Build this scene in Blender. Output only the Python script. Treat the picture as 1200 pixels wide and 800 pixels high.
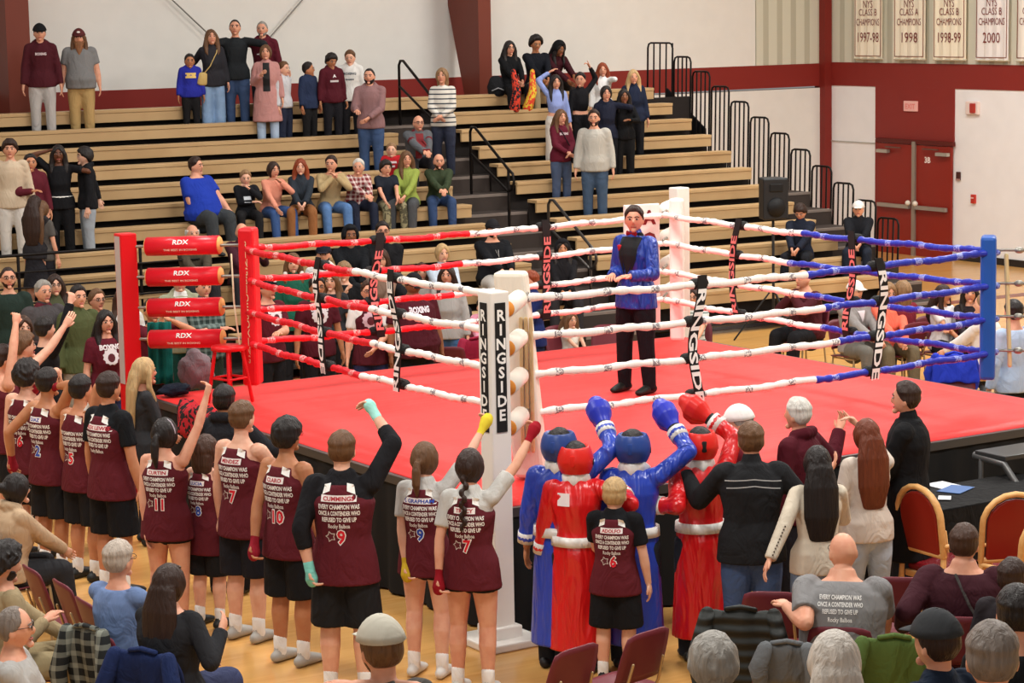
import bpy, bmesh, math, random
import numpy as np
from mathutils import Vector, Matrix
from mathutils.bvhtree import BVHTree
from math import sin, cos, pi, radians, sqrt, atan2

for o in list(bpy.data.objects): bpy.data.objects.remove(o)
SC = bpy.context.scene
COL = SC.collection
rnd = random.Random(7)

# ------------------------------------------------------------------ camera
FPX, PITCH, ROLL, YAW, CAMZ = 2740., 0.1435, 0.0187, 1.00234, 4.744
E2 = np.array([sin(YAW), cos(YAW)]); E1 = np.array([-cos(YAW), sin(YAW)])
CAM = np.array([-12.42, -17.787, CAMZ])
R0 = np.array([E2[0], E1[0], 0]); F0 = np.array([E2[1], E1[1], 0]); U0 = np.array([0, 0, 1.])
FW = F0*cos(PITCH)-U0*sin(PITCH); UPV = F0*sin(PITCH)+U0*cos(PITCH)
RT = R0*cos(ROLL)-UPV*sin(ROLL); UP = R0*sin(ROLL)+UPV*cos(ROLL)
cam_data = bpy.data.cameras.new('camera'); cam = bpy.data.objects.new('camera', cam_data); COL.objects.link(cam)
cam_data.sensor_width = 36; cam_data.lens = FPX/1200*36; cam_data.clip_end = 200
cam.matrix_world = Matrix(((RT[0], UP[0], -FW[0], CAM[0]), (RT[1], UP[1], -FW[1], CAM[1]), (RT[2], UP[2], -FW[2], CAM[2]), (0, 0, 0, 1)))
SC.camera = cam
def ray(px, py): return FW+RT*(px-600)/FPX+UP*(400-py)/FPX
def atz(px, py, z): d = ray(px, py); return CAM+d*(z-CAM[2])/d[2]
def aty(px, py, y): d = ray(px, py); return CAM+d*(y-CAM[1])/d[1]
def atx(px, py, x): d = ray(px, py); return CAM+d*(x-CAM[0])/d[0]
def atd(px, py, depth): return CAM+ray(px, py)*depth
def depth_of(P): return float((np.array(P)-CAM)@FW)
def px_of(P):
    d = np.array(P)-CAM; z = d@FW
    return 600+FPX*(d@RT)/z, 400-FPX*(d@UP)/z

# ------------------------------------------------------------------ light
SC.view_settings.view_transform = 'Standard'; SC.view_settings.look = 'None'
SC.view_settings.exposure = 0.0; SC.view_settings.gamma = 1.0; SC.view_settings.use_curve_mapping = False
W = bpy.data.worlds.new('gym_air'); SC.world = W; W.use_nodes = True
W.node_tree.nodes['Background'].inputs[0].default_value = (1.0, .97, .93, 1); W.node_tree.nodes['Background'].inputs[1].default_value = 0.25
def area(name, loc, rot, sx, sy, power, color=(1, .97, .92)):
    l = bpy.data.lights.new(name, 'AREA'); l.shape = 'RECTANGLE'; l.size = sx; l.size_y = sy; l.energy = power; l.color = color
    o = bpy.data.objects.new(name, l); COL.objects.link(o); o.location = loc; o.rotation_euler = rot; return o
for i, (x, y, p) in enumerate([(-8, -8, 560), (0, -8, 560), (8, -8, 520), (-8, 1, 520), (0, 1, 620), (8, 1, 520), (-6, 9, 220), (3, 9, 270), (11, 10, 460), (12, 2, 640), (-14, 4, 220)]):  # overhead lamps; the one nearest the door wall is added to brighten it
    area('gym_lamp', (x, y, 9.2), (0, 0, 0), 2.2, 2.2, p)
# added broad fill light behind the camera, shining on the ring from the front
area('front_fill', (-16, -22, 8.5), (radians(62), 0, radians(-33)), 10, 4, 420)

# ------------------------------------------------------------------ materials
def lin(c):
    if isinstance(c, str): c = tuple(int(c[i:i+2], 16)/255 for i in (0, 2, 4))
    return tuple(((v/12.92) if v <= .04045 else ((v+.055)/1.055)**2.4) for v in c)
MC = {}
def mat(color, kind='plain', rough=.8, c2=None, scale=1.0, bump=.3):
    key = (color, kind, rough, c2, scale, bump)
    if key in MC: return MC[key]
    m = bpy.data.materials.new(kind+'_'+str(color)); m.use_nodes = True; MC[key] = m
    nt = m.node_tree; N = nt.nodes; L = nt.links; b = N['Principled BSDF']
    c = lin(color); d2 = lin(c2) if c2 else tuple(v*.7 for v in c)
    b.inputs['Base Color'].default_value = (*c, 1); b.inputs['Roughness'].default_value = rough
    b.inputs['Specular IOR Level'].default_value = .3
    tc = N.new('ShaderNodeTexCoord')
    def noise(s, det=3, dist=0, vec=None):
        n = N.new('ShaderNodeTexNoise'); n.inputs['Scale'].default_value = s; n.inputs['Detail'].default_value = det; n.inputs['Distortion'].default_value = dist
        L.new(vec or tc.outputs['Object'], n.inputs['Vector']); return n
    def mapping(sx, sy, sz):
        mp = N.new('ShaderNodeMapping'); mp.inputs['Scale'].default_value = (sx, sy, sz); L.new(tc.outputs['Object'], mp.inputs['Vector']); return mp.outputs[0]
    def mix(fac, a, bb):
        x = N.new('ShaderNodeMix'); x.data_type = 'RGBA'; L.new(fac, x.inputs[0]); x.inputs[6].default_value = (*a, 1); x.inputs[7].default_value = (*bb, 1); return x.outputs[2]
    def ramp(src, a, bb):
        r = N.new('ShaderNodeMapRange'); L.new(src, r.inputs[0]); r.inputs[1].default_value = a; r.inputs[2].default_value = bb; return r.outputs[0]
    def bumpn(src, st, dist):
        bp = N.new('ShaderNodeBump'); bp.inputs['Strength'].default_value = st; bp.inputs['Distance'].default_value = dist; L.new(src, bp.inputs['Height']); L.new(bp.outputs[0], b.inputs['Normal'])
    def math_(op, a, bval=None, bsrc=None):
        x = N.new('ShaderNodeMath'); x.operation = op; L.new(a, x.inputs[0])
        if bsrc is not None: L.new(bsrc, x.inputs[1])
        elif bval is not None: x.inputs[1].default_value = bval
        return x.outputs[0]
    def axis(i):
        s = N.new('ShaderNodeSeparateXYZ'); L.new(tc.outputs['Object'], s.inputs[0]); return s.outputs[i]
    if kind == 'cloth':
        n = noise(7*scale, 3, 1.0, mapping(1, 1, .6)); bumpn(n.outputs[0], bump*2.2, .05)
        b.inputs['Specular IOR Level'].default_value = .15
    elif kind == 'satin':
        n = noise(4.0*scale, 2.5, 1.2, mapping(1.5, 1.5, .4)); bumpn(n.outputs[0], .85, .08); b.inputs['Specular IOR Level'].default_value = .6
    elif kind == 'denim':
        n = noise(9, 3, 1); n2 = noise(3.2, 2); bumpn(n.outputs[0], .5, .04)
        L.new(mix(ramp(n2.outputs[0], .38, .62), c, tuple(min(1, v*1.25) for v in c)), b.inputs['Base Color'])
    elif kind == 'skin':
        b.inputs['Roughness'].default_value = .5; n = noise(14, 2)
        L.new(mix(ramp(n.outputs[0], .35, .65), c, (c[0]*.93, c[1]*.82, c[2]*.8)), b.inputs['Base Color'])
        b.inputs['Subsurface Weight'].default_value = .0
    elif kind == 'hair':
        v = mapping(45, 45, 5); n = noise(1.0, 3, .6, v); bumpn(n.outputs[0], .7, .02); b.inputs['Roughness'].default_value = .5
        L.new(mix(ramp(n.outputs[0], .35, .7), c, d2 if c2 else tuple(min(1, q*1.4+.002) for q in c)), b.inputs['Base Color'])
    elif kind == 'stripe':
        z = axis(2); w = math_('FRACT', math_('MULTIPLY', z, scale)); s = math_('GREATER_THAN', w, .72)
        L.new(mix(s, c, d2), b.inputs['Base Color'])
    elif kind == 'plaid':
        sx = math_('GREATER_THAN', math_('FRACT', math_('MULTIPLY', axis(0), scale)), .6); sz = math_('GREATER_THAN', math_('FRACT', math_('MULTIPLY', axis(2), scale)), .6)
        f = math_('MULTIPLY', math_('ADD', sx, bsrc=sz), .5); L.new(mix(f, c, d2), b.inputs['Base Color'])
    elif kind == 'camo':
        n = noise(14*scale, 2, .5); L.new(mix(ramp(n.outputs[0], .49, .51), c, d2), b.inputs['Base Color'])
    elif kind == 'wood':
        n = noise(1.5, 4, .5, mapping(.6, 12, 14)); br = N.new('ShaderNodeTexBrick'); mp = mapping(1, 1, 1)
        n2 = noise(.9, 0, 0, mapping(1.6, .01, 4))
        x = mix(ramp(n.outputs[0], .3, .7), c, d2); L.new(x, b.inputs['Base Color'])
    elif kind == 'rope':
        # printed sleeve: short marks spaced along the sleeve, seen on its sides
        x = axis(0); f = math_('FRACT', math_('MULTIPLY', x, 2.1)); s1 = math_('GREATER_THAN', f, .5); s2 = math_('LESS_THAN', f, .66)
        n = noise(55, 2, .5); g = math_('GREATER_THAN', n.outputs[0], .47)
        L.new(mix(math_('MULTIPLY', math_('MULTIPLY', s1, bsrc=s2), bsrc=g), c, d2), b.inputs['Base Color'])
        n3 = noise(18, 2, 0, mapping(1, .3, .3)); bumpn(n3.outputs[0], .6, .02)
    elif kind == 'canvas':
        n = noise(.8, 3, .8, mapping(.35, 2.2, 1)); bumpn(n.outputs[0], .35, .05)
        L.new(mix(ramp(n.outputs[0], .3, .7), c, tuple(v*.88 for v in c)), b.inputs['Base Color'])
    elif kind == 'cinder':
        n = noise(3, 3); L.new(mix(ramp(n.outputs[0], .2, .9), c, tuple(v*.93 for v in c)), b.inputs['Base Color'])
    elif kind == 'corrugated':
        w = math_('FRACT', math_('MULTIPLY', math_('ADD', axis(0), bsrc=axis(1)), 3.0)); s = math_('GREATER_THAN', w, .62); bumpn(s, .9, .04)
        L.new(mix(s, c, d2), b.inputs['Base Color'])
    elif kind == 'boards':   # light maple strips
        n = noise(1, 3, .4, mapping(1.1, 14, 1)); n2 = noise(1, 2, 0, mapping(.35, 3.5, 1))
        a = mix(ramp(n.outputs[0], .35, .65), c, d2); xx = N.new('ShaderNodeMix'); xx.data_type = 'RGBA'; L.new(ramp(n2.outputs[0], .3, .7), xx.inputs[0]); L.new(a, xx.inputs[6]); xx.inputs[7].default_value = (*tuple(v*.86 for v in c), 1)
        L.new(xx.outputs[2], b.inputs['Base Color'])
    elif kind == 'metal':
        b.inputs['Metallic'].default_value = .6; b.inputs['Roughness'].default_value = rough
    elif kind == 'puffer':
        z = axis(2); s = math_('SINE', math_('MULTIPLY', z, 75)); bumpn(s, .8, .012)
    return m

# ------------------------------------------------------------------ mesh gathering
class MB:
    def __init__(s): s.v = []; s.f = []; s.mi = []; s.cur = 0
    def add(s, vs, fs):
        o = len(s.v); s.v += [tuple(map(float, p)) for p in vs]; s.f += [tuple(i+o for i in f) for f in fs]; s.mi += [s.cur]*len(fs)
    def box(s, c, d, R=None, taper=1.0):
        vs = []
        for z in (-1, 1):
            t = taper if z > 0 else 1
            for x, y in ((-1, -1), (1, -1), (1, 1), (-1, 1)):
                p = np.array([x*d[0]/2*t, y*d[1]/2*t, z*d[2]/2])
                if R is not None: p = R@p
                vs.append(p+np.array(c))
        s.add(vs, [(3, 2, 1, 0), (4, 5, 6, 7), (0, 1, 5, 4), (1, 2, 6, 5), (2, 3, 7, 6), (3, 0, 4, 7)])
    def tube(s, pts, rad, n=10, side=None, caps=True):
        pts = [np.array(p, float) for p in pts]
        rr = [(r, r) if np.isscalar(r) else tuple(r) for r in (rad if isinstance(rad, list) else [rad]*len(pts))]
        T = []
        for i in range(len(pts)):
            a = pts[max(0, i-1)]; b = pts[min(len(pts)-1, i+1)]; t = b-a; T.append(t/(np.linalg.norm(t)+1e-9))
        P = list(zip(pts, rr, T))
        if caps:
            def capr(p, r, t, sg):
                q = min(r)
                return [(p+t*sg*q*.55, (r[0]*.8, r[1]*.8), t), (p+t*sg*q*.9, (r[0]*.35, r[1]*.35), t)]
            P = capr(*P[0], -1)[::-1]+P+(capr(*P[-1], 1) if caps is True else [])
        sd = np.array(side, float) if side is not None else None
        vs = []; prev = None
        for p, r, t in P:
            if sd is not None: a = sd-t*(sd@t)
            elif prev is None:
                h = np.array([0, 0, 1.]) if abs(t[2]) < .9 else np.array([1., 0, 0]); a = np.cross(h, t)
            else: a = prev-t*(prev@t)
            nn = np.linalg.norm(a)
            if nn < 1e-6: a = np.array([1., 0, 0]); nn = 1
            a = a/nn; prev = a; b = np.cross(t, a)
            for k in range(n):
                th = 2*pi*k/n; vs.append(p+a*cos(th)*r[0]+b*sin(th)*r[1])
        m = len(P); fs = []
        for i in range(m-1):
            for k in range(n):
                fs.append((i*n+k, i*n+(k+1) % n, (i+1)*n+(k+1) % n, (i+1)*n+k))
        fs.append(tuple(range(n-1, -1, -1))); fs.append(tuple((m-1)*n+k for k in range(n)))
        s.add(vs, fs)
    def ell(s, c, r, R=None, n=14, fn=None):
        m = n//2+2; vs = []
        for i in range(m+1):
            ph = pi*i/m
            if i in (0, m):
                dirs = [np.array([0, 0, cos(ph)])]
            else: dirs = [np.array([sin(ph)*cos(2*pi*k/n), sin(ph)*sin(2*pi*k/n), cos(ph)]) for k in range(n)]
            for d in dirs:
                p = fn(d) if fn else d*np.array(r)
                if R is not None: p = R@p
                vs.append(p+np.array(c))
        fs = [(0, 1+k, 1+(k+1) % n) for k in range(n)]
        for i in range(m-2):
            for k in range(n):
                a = 1+i*n+k; b = 1+i*n+(k+1) % n; fs.append((a, a+n, b+n, b))
        last = len(vs)-1; o = 1+(m-2)*n
        fs += [(last, o+(k+1) % n, o+k) for k in range(n)]
        s.add(vs, fs)
    def prism(s, poly, z0, z1, fn=None):
        # poly: 2D outline (x, z) extruded along y
        n = len(poly); vs = [(p[0], z0, p[1]) for p in poly]+[(p[0], z1, p[1]) for p in poly]
        if fn: vs = [fn(v) for v in vs]
        s.add(vs, [tuple(range(n)), tuple(range(2*n-1, n-1, -1))]+[(k, n+k, n+(k+1) % n, (k+1) % n) for k in range(n)])
    def mesh(s, name, smooth=False):
        me = bpy.data.meshes.new(name); me.from_pydata(s.v, [], s.f); 
        if any(s.mi): me.polygons.foreach_set('material_index', s.mi)
        me.validate(); me.update()
        if smooth: me.shade_smooth()
        return me
    def build(s, name, m, parent=None, smooth=False, loc=None, bevel=0):
        o = bpy.data.objects.new(name, s.mesh(name, smooth)); COL.objects.link(o)
        for x in (m if isinstance(m, (list, tuple)) else [m]): o.data.materials.append(x)
        if parent is not None: o.parent = parent
        if loc is not None: o.location = loc
        if bevel:
            b = o.modifiers.new('bevel', 'BEVEL'); b.width = bevel; b.segments = 2; b.limit_method = 'ANGLE'
        return o
def tag(o, label=None, cat=None, group=None, kind=None):
    if label: o['label'] = label
    if cat: o['category'] = cat
    if group: o['group'] = group
    if kind: o['kind'] = kind
    return o
def empty(name, loc=(0, 0, 0), rz=0, label=None, cat=None, group=None):
    o = bpy.data.objects.new(name, None); o.empty_display_size = .2; COL.objects.link(o); o.location = loc; o.rotation_euler = (0, 0, rz)
    return tag(o, label, cat, group)
def rz(a): return np.array([[cos(a), -sin(a), 0], [sin(a), cos(a), 0], [0, 0, 1.]])
def rx(a): return np.array([[1, 0, 0], [0, cos(a), -sin(a)], [0, sin(a), cos(a)]])
def ry(a): return np.array([[cos(a), 0, sin(a)], [0, 1, 0], [-sin(a), 0, cos(a)]])
def box(name, c, d, m, parent=None, kind=None, bevel=0, R=None):
    b = MB(); b.box(c, d, R); o = b.build(name, m, parent, bevel=bevel)
    if kind: o['kind'] = kind
    return o

# flat lettering as a mesh, cached per string; returns verts (n,2) centred in x, faces
TXT = {}
def text2d(s, bold=0.0, spacing=1.0):
    key = (s, bold, spacing)
    if key in TXT: return TXT[key]
    cu = bpy.data.curves.new('t', 'FONT'); cu.body = s; cu.size = 1; cu.offset = bold; cu.align_x = 'CENTER'; cu.resolution_u = 2; cu.space_character = spacing
    ob = bpy.data.objects.new('t', cu); COL.objects.link(ob); bpy.context.view_layer.update()
    me = bpy.data.meshes.new_from_object(ob.evaluated_get(bpy.context.evaluated_depsgraph_get()))
    v = np.array([(p.co.x, p.co.y) for p in me.vertices]) if len(me.vertices) else np.zeros((0, 2)); f = [tuple(p.vertices) for p in me.polygons]
    bpy.data.objects.remove(ob); bpy.data.curves.remove(cu); bpy.data.meshes.remove(me)
    TXT[key] = (v, f); return TXT[key]
def letter_mb(mb, s, size, fn, bold=.02, wscale=1.0, fit=None):
    v, f = text2d(s, bold)
    if not len(v): return
    w = v[:, 0].max()-v[:, 0].min()
    k = size; kx = size*wscale
    if fit: kx = fit/w
    mb.add([fn(p[0]*kx, (p[1]-.36)*k) for p in v], f)
# ================================================================== SETTING
RW, BW = 17.075, 17.0     # door wall x, back wall y
FLOORM = mat('dda862', 'boards', .22, 'c98f4a')
FLOORM.node_tree.nodes['Principled BSDF'].inputs['Specular IOR Level'].default_value = .5
WHITE = mat('f1ece4', 'cinder', .6); MAROON = mat('8c2b24', 'cinder', .5); TAN = mat('dcd8c4', 'corrugated', .6, 'c2bda8')
OFFW = mat('f8f4f2', 'cinder', .6)
box('floor', (-5, -5, -.05), (50, 50, .1), FLOORM, kind='structure')
fl = box('trim_1', (8, 9.0, .0015), (34, .28, .003), mat('7d3a2c', 'plain', .3), kind='structure')
b = MB(); b.box((0, BW+.1, 1.5), (34.2, .2, 3.07)); b.cur = 1; b.box((0, BW+.1, 3.285), (34.2, .22, .43))
b.cur = 2; b.box((-1.1, BW+.1, 6.75), (32.9, .2, 6.5)); b.cur = 3; b.box((16.25, BW+.1, 6.75), (1.75, .2, 6.5)); b.cur = 4; b.box((14.9, BW-.005, 1.5), (4.35, .03, 3.07))
b.build('wall_back', [MAROON, MAROON, WHITE, TAN, WHITE]); bpy.data.objects['wall_back']['kind'] = 'structure'
b = MB(); b.box((RW+.1, 2, 1.54), (.2, 30, 3.08)); b.cur = 1; b.box((RW+.1, 2, 3.3), (.23, 30, .44)); b.box((RW-.005, 14.5, 2.6), (.03, 2.12, .98)); b.box((RW-.005, 15.48, 1.05), (.03, .16, 2.1)); b.cur = 2; b.box((RW+.1, 2, 6.76), (.2, 30, 6.5))
b.build('wall_right', [OFFW, MAROON, TAN]); bpy.data.objects['wall_right']['kind'] = 'structure'
box('trim_2', (RW-.02, BW-.02, 3.5), (.3, .3, 7.6), mat('83271f', 'cinder', .5), kind='structure')
box('trim_3', (RW-.01, 16.2, 2.02), (.02, 1.25, .02), mat('b9b4aa', 'plain', .5), kind='structure')
box('baseboard_right', (RW-.015, 6.2, .06), (.03, 14.4, .12), mat('2a2522', 'plain', .5), kind='structure')
# tapered steel frame columns standing against the back wall
def frame_col(n, x0, w, yn=16.0):
    mb = MB(); prof = [(yn, 0), (yn, 8), (BW+.05, 8), (BW+.05, 4.9), (yn+.42, 2.9), (yn+.4, 0)]
    k = len(prof); vs = [(x0, y, z) for y, z in prof]+[(x0+w, y, z) for y, z in prof]
    mb.add(vs, [tuple(range(k)), tuple(range(2*k-1, k-1, -1))]+[(i, k+i, k+(i+1) % k, (i+1) % k) for i in range(k)])
    mb.box((x0+w/2, yn-.01, 4), (w+.05, .03, 8))
    o = mb.build('trim_%d' % n, mat('7a3a2c', 'cinder', .45)); o['kind'] = 'structure'
frame_col(4, 8.62, .2); frame_col(5, .3, .32)
# doors
DR = mat('8f2416', 'cinder', .35); GREYM = mat('a9a096', 'metal', .4)
def door(n, y0, y1, hinge):
    d = box('door_%d' % n, (RW-.06, (y0+y1)/2, 1.02), (.05, abs(y1-y0)-.01, 2.04), DR, kind='structure')
    box('panic_bar', (RW-.14, (y0+y1)/2, .9), (.06, abs(y1-y0)-.12, .07), GREYM, d)
    mb = MB(); mb.ell((RW-.16, hinge, .97), (.05, .05, .05)); mb.build('latch', mat('e6dccb', 'plain', .4), d, True)
    s = -1 if y1 > 14.4 else 1
    box('door_closer', (RW-.14, (y0+y1)/2-.0+s*-.3, 1.9), (.08, .3, .06), mat('b9b2a6', 'metal', .4), d)
    box('closer_arm', (RW-.16, (y0+y1)/2, 1.98), (.03, .42, .02), mat('6b5a50', 'metal', .4), d)
    return d
d1 = door(1, 14.42, 15.4, 14.5); d2 = door(2, 13.44, 14.38, 14.3)
box('trim_6', (RW-.08, 14.4, 1.05), (.09, .09, 2.1), mat('a3978b', 'metal', .45), kind='structure')
box('trim_7', (RW-.07, 14.42, 2.09), (.07, 2.06, .08), mat('5c1a12', 'plain', .5), kind='structure')
def onwall(x): return lambda p, yc, zc: (x, yc-p[0], zc+p[1])
def wall_text(name, s, size, yc, zc, x, m, parent=None, fit=None, bold=.02):
    mb = MB(); letter_mb(mb, s, size, lambda u, v: (x, yc-u, zc+v), bold, fit=fit); o = mb.build(name, m, parent); return o
wall_text('lettering', '3B', .15, 14.06, 1.78, RW-.088, mat('f2e6dd', 'plain', .5), d2, bold=.03)
# small fittings on the door wall
t = empty('exit_sign', (RW-.03, 14.57, 2.74), 0, 'small pale pink lit exit sign on the maroon wall above the double doors', 'sign')
box('sign_box', (0, 0, 0), (.05, .36, .19), mat('f6b9b0', 'plain', .4), t, bevel=.01)
mb = MB(); letter_mb(mb, 'EXIT', .13, lambda u, v: (-.028, -u, v), .02); mb.build('lettering', mat('ef7f78', 'plain', .5), t)
t = empty('alarm_strobe', (RW-.03, 12.96, 2.75), 0, 'white box with red fire alarm horn high on the cream wall', 'alarm')
box('housing', (0, 0, 0), (.06, .32, .24), mat('efd9cf', 'plain', .4), t, bevel=.015); box('red_horn', (-.04, -.04, .0), (.05, .12, .17), mat('b3392e', 'plain', .4), t, bevel=.01)
t = empty('card_reader', (RW-.02, 13.32, 1.5), 0, 'small dark card reader right of the double doors', 'card reader')
box('plate', (0, 0, .02), (.03, .1, .15), mat('4a2622', 'plain', .4), t, bevel=.006); box('strip', (-.01, 0, -.04), (.02, .1, .025), mat('b98a80', 'plain', .5), t)
t = empty('fire_pull_station', (RW-.02, 12.93, 1.13), 0, 'small red fire pull station low on the cream wall', 'alarm')
box('plate', (0, 0, 0), (.05, .1, .16), mat('c03526', 'plain', .4), t, bevel=.006); box('handle', (-.03, 0, .02), (.02, .06, .02), mat('f0c9c0', 'plain', .4), t)
# banners
bt = [('NYS', 'CLASS B', 'CHAMPIONS', '1997-98'), ('NYS', 'CLASS A', 'CHAMPIONS', '1998'), ('NYS', 'CLASS B', 'CHAMPIONS', '1998-99'), ('NYS', 'CLASS B', 'CHAMPIONS', '2000'), ('NYS', 'CLASS B', 'CHAMPIONS', '')]
cream = ['f6ead2', 'f6ead2', 'f8ecd2', 'efe7e2', 'eee6da']
for i, (y1, y0) in enumerate([(16.05, 15.28), (14.95, 14.13), (13.9, 13.08), (12.82, 12.02), (11.82, 11.02)]):
    yc = (y0+y1)/2; w = y1-y0
    t = empty('championship_banner', (RW-.1, yc, 3.58), 0, 'cream and maroon banner reading %s %s' % (bt[i][1], bt[i][3]) if bt[i][3] else 'rightmost cream championship banner cut off by the picture edge', 'banner', 'championship banners in a row on the wall')
    mb = MB()
    n = 12
    vs = []; 
    for k in range(n+1):
        for zz in (0.02, 1.75):
            vs.append((.012*sin(k*1.9+i), -w/2+w*k/n, zz))
    fs = [(2*k, 2*k+2, 2*k+3, 2*k+1) for k in range(n)]
    mb.add(vs, fs); o = mb.build('cloth', mat(cream[i], 'plain', .8), t); o.modifiers.new('s', 'SOLIDIFY').thickness = .012
    mb = MB(); e = .03; x = -.022
    mb.box((x, 0, .07), (.006, w-2*e, .014)); mb.box((x, -w/2+e, .9), (.006, .014, 1.66)); mb.box((x, w/2-e, .9), (.006, .014, 1.66)); mb.build('border', mat('8a5a4a', 'plain', .7), t)
    mb = MB()
    for s, z, sz, ft in ((bt[i][0], 1.03, .2, .26), (bt[i][1], .88, .18, .5), (bt[i][2], .70, .18, .64), (bt[i][3], .42, .26, .58 if len(bt[i][3]) > 4 else .42)):
        if s is bt[i][3]: mb.build('lettering', mat('7a2a2a', 'plain', .7), t); mb = MB()
        if s: letter_mb(mb, s, sz, lambda u, v, z=z: (-.024, -u, z+v), .0, fit=ft)
    if len(mb.v): mb.build('year_lettering', mat('7a2a2a', 'plain', .7), t)
    mb = MB(); mb.tube([(0, -w/2, .02), (0, w/2, .02)], .02, 8); mb.build('bottom_rod', mat('cfc8b0', 'plain', .5), t)
for lab, a, c in (('thin grey stay cable slanting down the white wall, left one of two', (3.2, 5.1), (4.05, 4.33)), ('thin grey stay cable slanting down the white wall, right one of two', (6.0, 5.1), (5.15, 4.28))):
    mb = MB(); mb.tube([(a[0], 16.9, a[1]), (c[0], 16.9, c[1])], .012, 6); tag(mb.build('stay_cable', mat('8f8a84', 'metal', .5), None, True), lab, 'cable')

# ================================================================== BLEACHERS
def sY(k, X=0): return 15.006-.53*k-.047*X
def sZ(k): return 3.284-.245*k
def dZ(k): return sZ(k)-.43
bl = empty('bleachers', (0, 9, 0), 0, 'long wooden gym bleachers with dark steps filling the back wall', 'bleachers')
def bbox(mb, x0, x1, y0, y1, z0, z1):
    vs = [(x, y-.047*x-9, z) for z in (z0, z1) for x, y in ((x0, y0), (x1, y0), (x1, y1), (x0, y1))]
    mb.add(vs, [(3, 2, 1, 0), (4, 5, 6, 7), (0, 1, 5, 4), (1, 2, 6, 5), (2, 3, 7, 6), (3, 0, 4, 7)])
SEAT = mat('c9a678', 'boards', .45, 'b08c60'); DARK = mat('241d1a', 'plain', .7); STEP = mat('3a302b', 'plain', .7); NOSE = mat('7d7068', 'plain', .6)
for k in range(12):
    y = 15.006-.53*k
    secs = [(-16, 11.15)] if k == 0 else [(-16, 5.67), (6.78, 11.15)]
    if k >= 10: secs = [(-16, -3.2), (.6, 5.67), (6.78, 11.15)]
    for a, c in secs:
        m = MB(); bbox(m, a, c, y, y+.26, sZ(k)-.05, sZ(k)); bbox(m, a, c, y+.012, y+.05, sZ(k)-.19, sZ(k)-.05); m.build('seat_board', SEAT, bl, bevel=.006)
    m = MB(); bbox(m, -16, 5.67, y-.27, y+.3, dZ(k)-.03, dZ(k)); bbox(m, 6.78, 11.2, y-.27, y+.3, dZ(k)-.03, dZ(k)); bbox(m, -16, 5.67, y+.2, y+.24, dZ(k), sZ(k)-.05); bbox(m, 6.78, 11.2, y+.2, y+.24, dZ(k), sZ(k)-.05)
    m.build('footboard', DARK, bl)
    for a, c in (((5.67, 6.78), (11.15, 12.1)) if k > 4 else ((5.67, 6.78),)):
        m = MB(); bbox(m, a, c, y-.27, y+.3, dZ(k)-.26, dZ(k)); m.cur = 1; bbox(m, a+.01, c-.01, y-.275, y-.2, dZ(k)-.035, dZ(k)+.003)
        m.build('aisle_step', [STEP, NOSE], bl)
m = MB(); bbox(m, -16, 12.1, 15.3, 15.34, .1, 3.1); bbox(m, 11.15, 11.2, 9.2, 15.2, 0, .7); m.build('back_panel', DARK, bl)
RAILM = mat('1d1918', 'metal', .45)
for k in (0, 4, 8):   # hand rails in the middle of the aisle
    m = MB(); X = 6.3; oy = -9
    p = lambda kk, h, dy=0: (X, sY(kk, X)+dy+oy, dZ(kk)+h)
    m.tube([p(k, 0), p(k, .95), p(k, 1.02, -.05), p(k, 1.02, -.14), p(k+2, .92), p(k+2, .86, -.12), p(k+2, .72, -.15), p(k+2, .62, -.08), p(k+2, .6, 0)], .022, 8)
    m.tube([p(k, .62), p(k+2, .58)], .02, 8); m.tube([p(k+2, 0), p(k+2, .92)], .022, 8); m.build('hand_rail', RAILM if k < 8 else mat('4a4644', 'metal', .3), bl, True)
for k in range(-1, 11):      # stepped guard rail at the end of the bleachers
    m = MB(); X = 12.1; kk = max(k, 0); y1 = sY(k, X)-9+.80; y0 = sY(k, X)-9+.32; zt = dZ(kk)+.92; zb = dZ(kk)-.85
    if k == -1: zt = 4.01; y1 += .25
    ln = lambda z: (z-zb)*.03
    m.tube([(X, y1, zb), (X, y1-ln(zt), zt-.09), (X, y1-ln(zt)-.03, zt-.02), (X, y1-ln(zt)-.09, zt), (X, y0-ln(zt)+.09, zt), (X, y0-ln(zt)+.03, zt-.02), (X, y0-ln(zt), zt-.09), (X, y0, zb)], .017, 8)
    for q in range(1, 4 if k > -1 else 7):
        yy = y1+(y0-y1)*q/(4 if k > -1 else 4.0)
        if yy < y0: break
        m.tube([(X, yy, zb), (X, yy-ln(zt), zt-.01)], .014, 6)
    m.build('guard_rail', RAILM, bl, True)
m = MB(); X0 = 12.16; vs = [(X0, 15.5-9, 3.22), (X0, 14.4-9, 2.55), (X0, 14.37-9, 2.0), (X0, 15.5-9, 2.0)]; vs += [(x+.03, y, z) for x, y, z in vs]
m.add(vs, [(0, 1, 2, 3), (7, 6, 5, 4), (0, 4, 5, 1), (1, 5, 6, 2), (2, 6, 7, 3), (3, 7, 4, 0)]); m.build('side_curtain', mat('17181a', 'plain', .8), bl)
m = MB()   # low front rail at the left
X1, X2 = -3.4, .6
for z in (1.72, 1.5, 1.3, 1.1): m.tube([(X1, 10.3-9, z), (X2, 10.2-9, z)], .02 if z > 1.7 else .013, 8)
for x in (-3.3, -1.86, -.2, .6): m.tube([(x, 10.27-9, .6), (x, 10.27-9, 1.72)], .022, 8)
m.build('front_rail', RAILM, bl, True)
m = MB(); bbox(m, -3.2, .6, 9.6, 9.66, .2, .62); m.build('front_panel', DARK, bl)
m = MB(); bbox(m, -3.1, .55, 9.95, 10.0, .75, .95); m.build('low_board', SEAT, bl)

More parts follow.
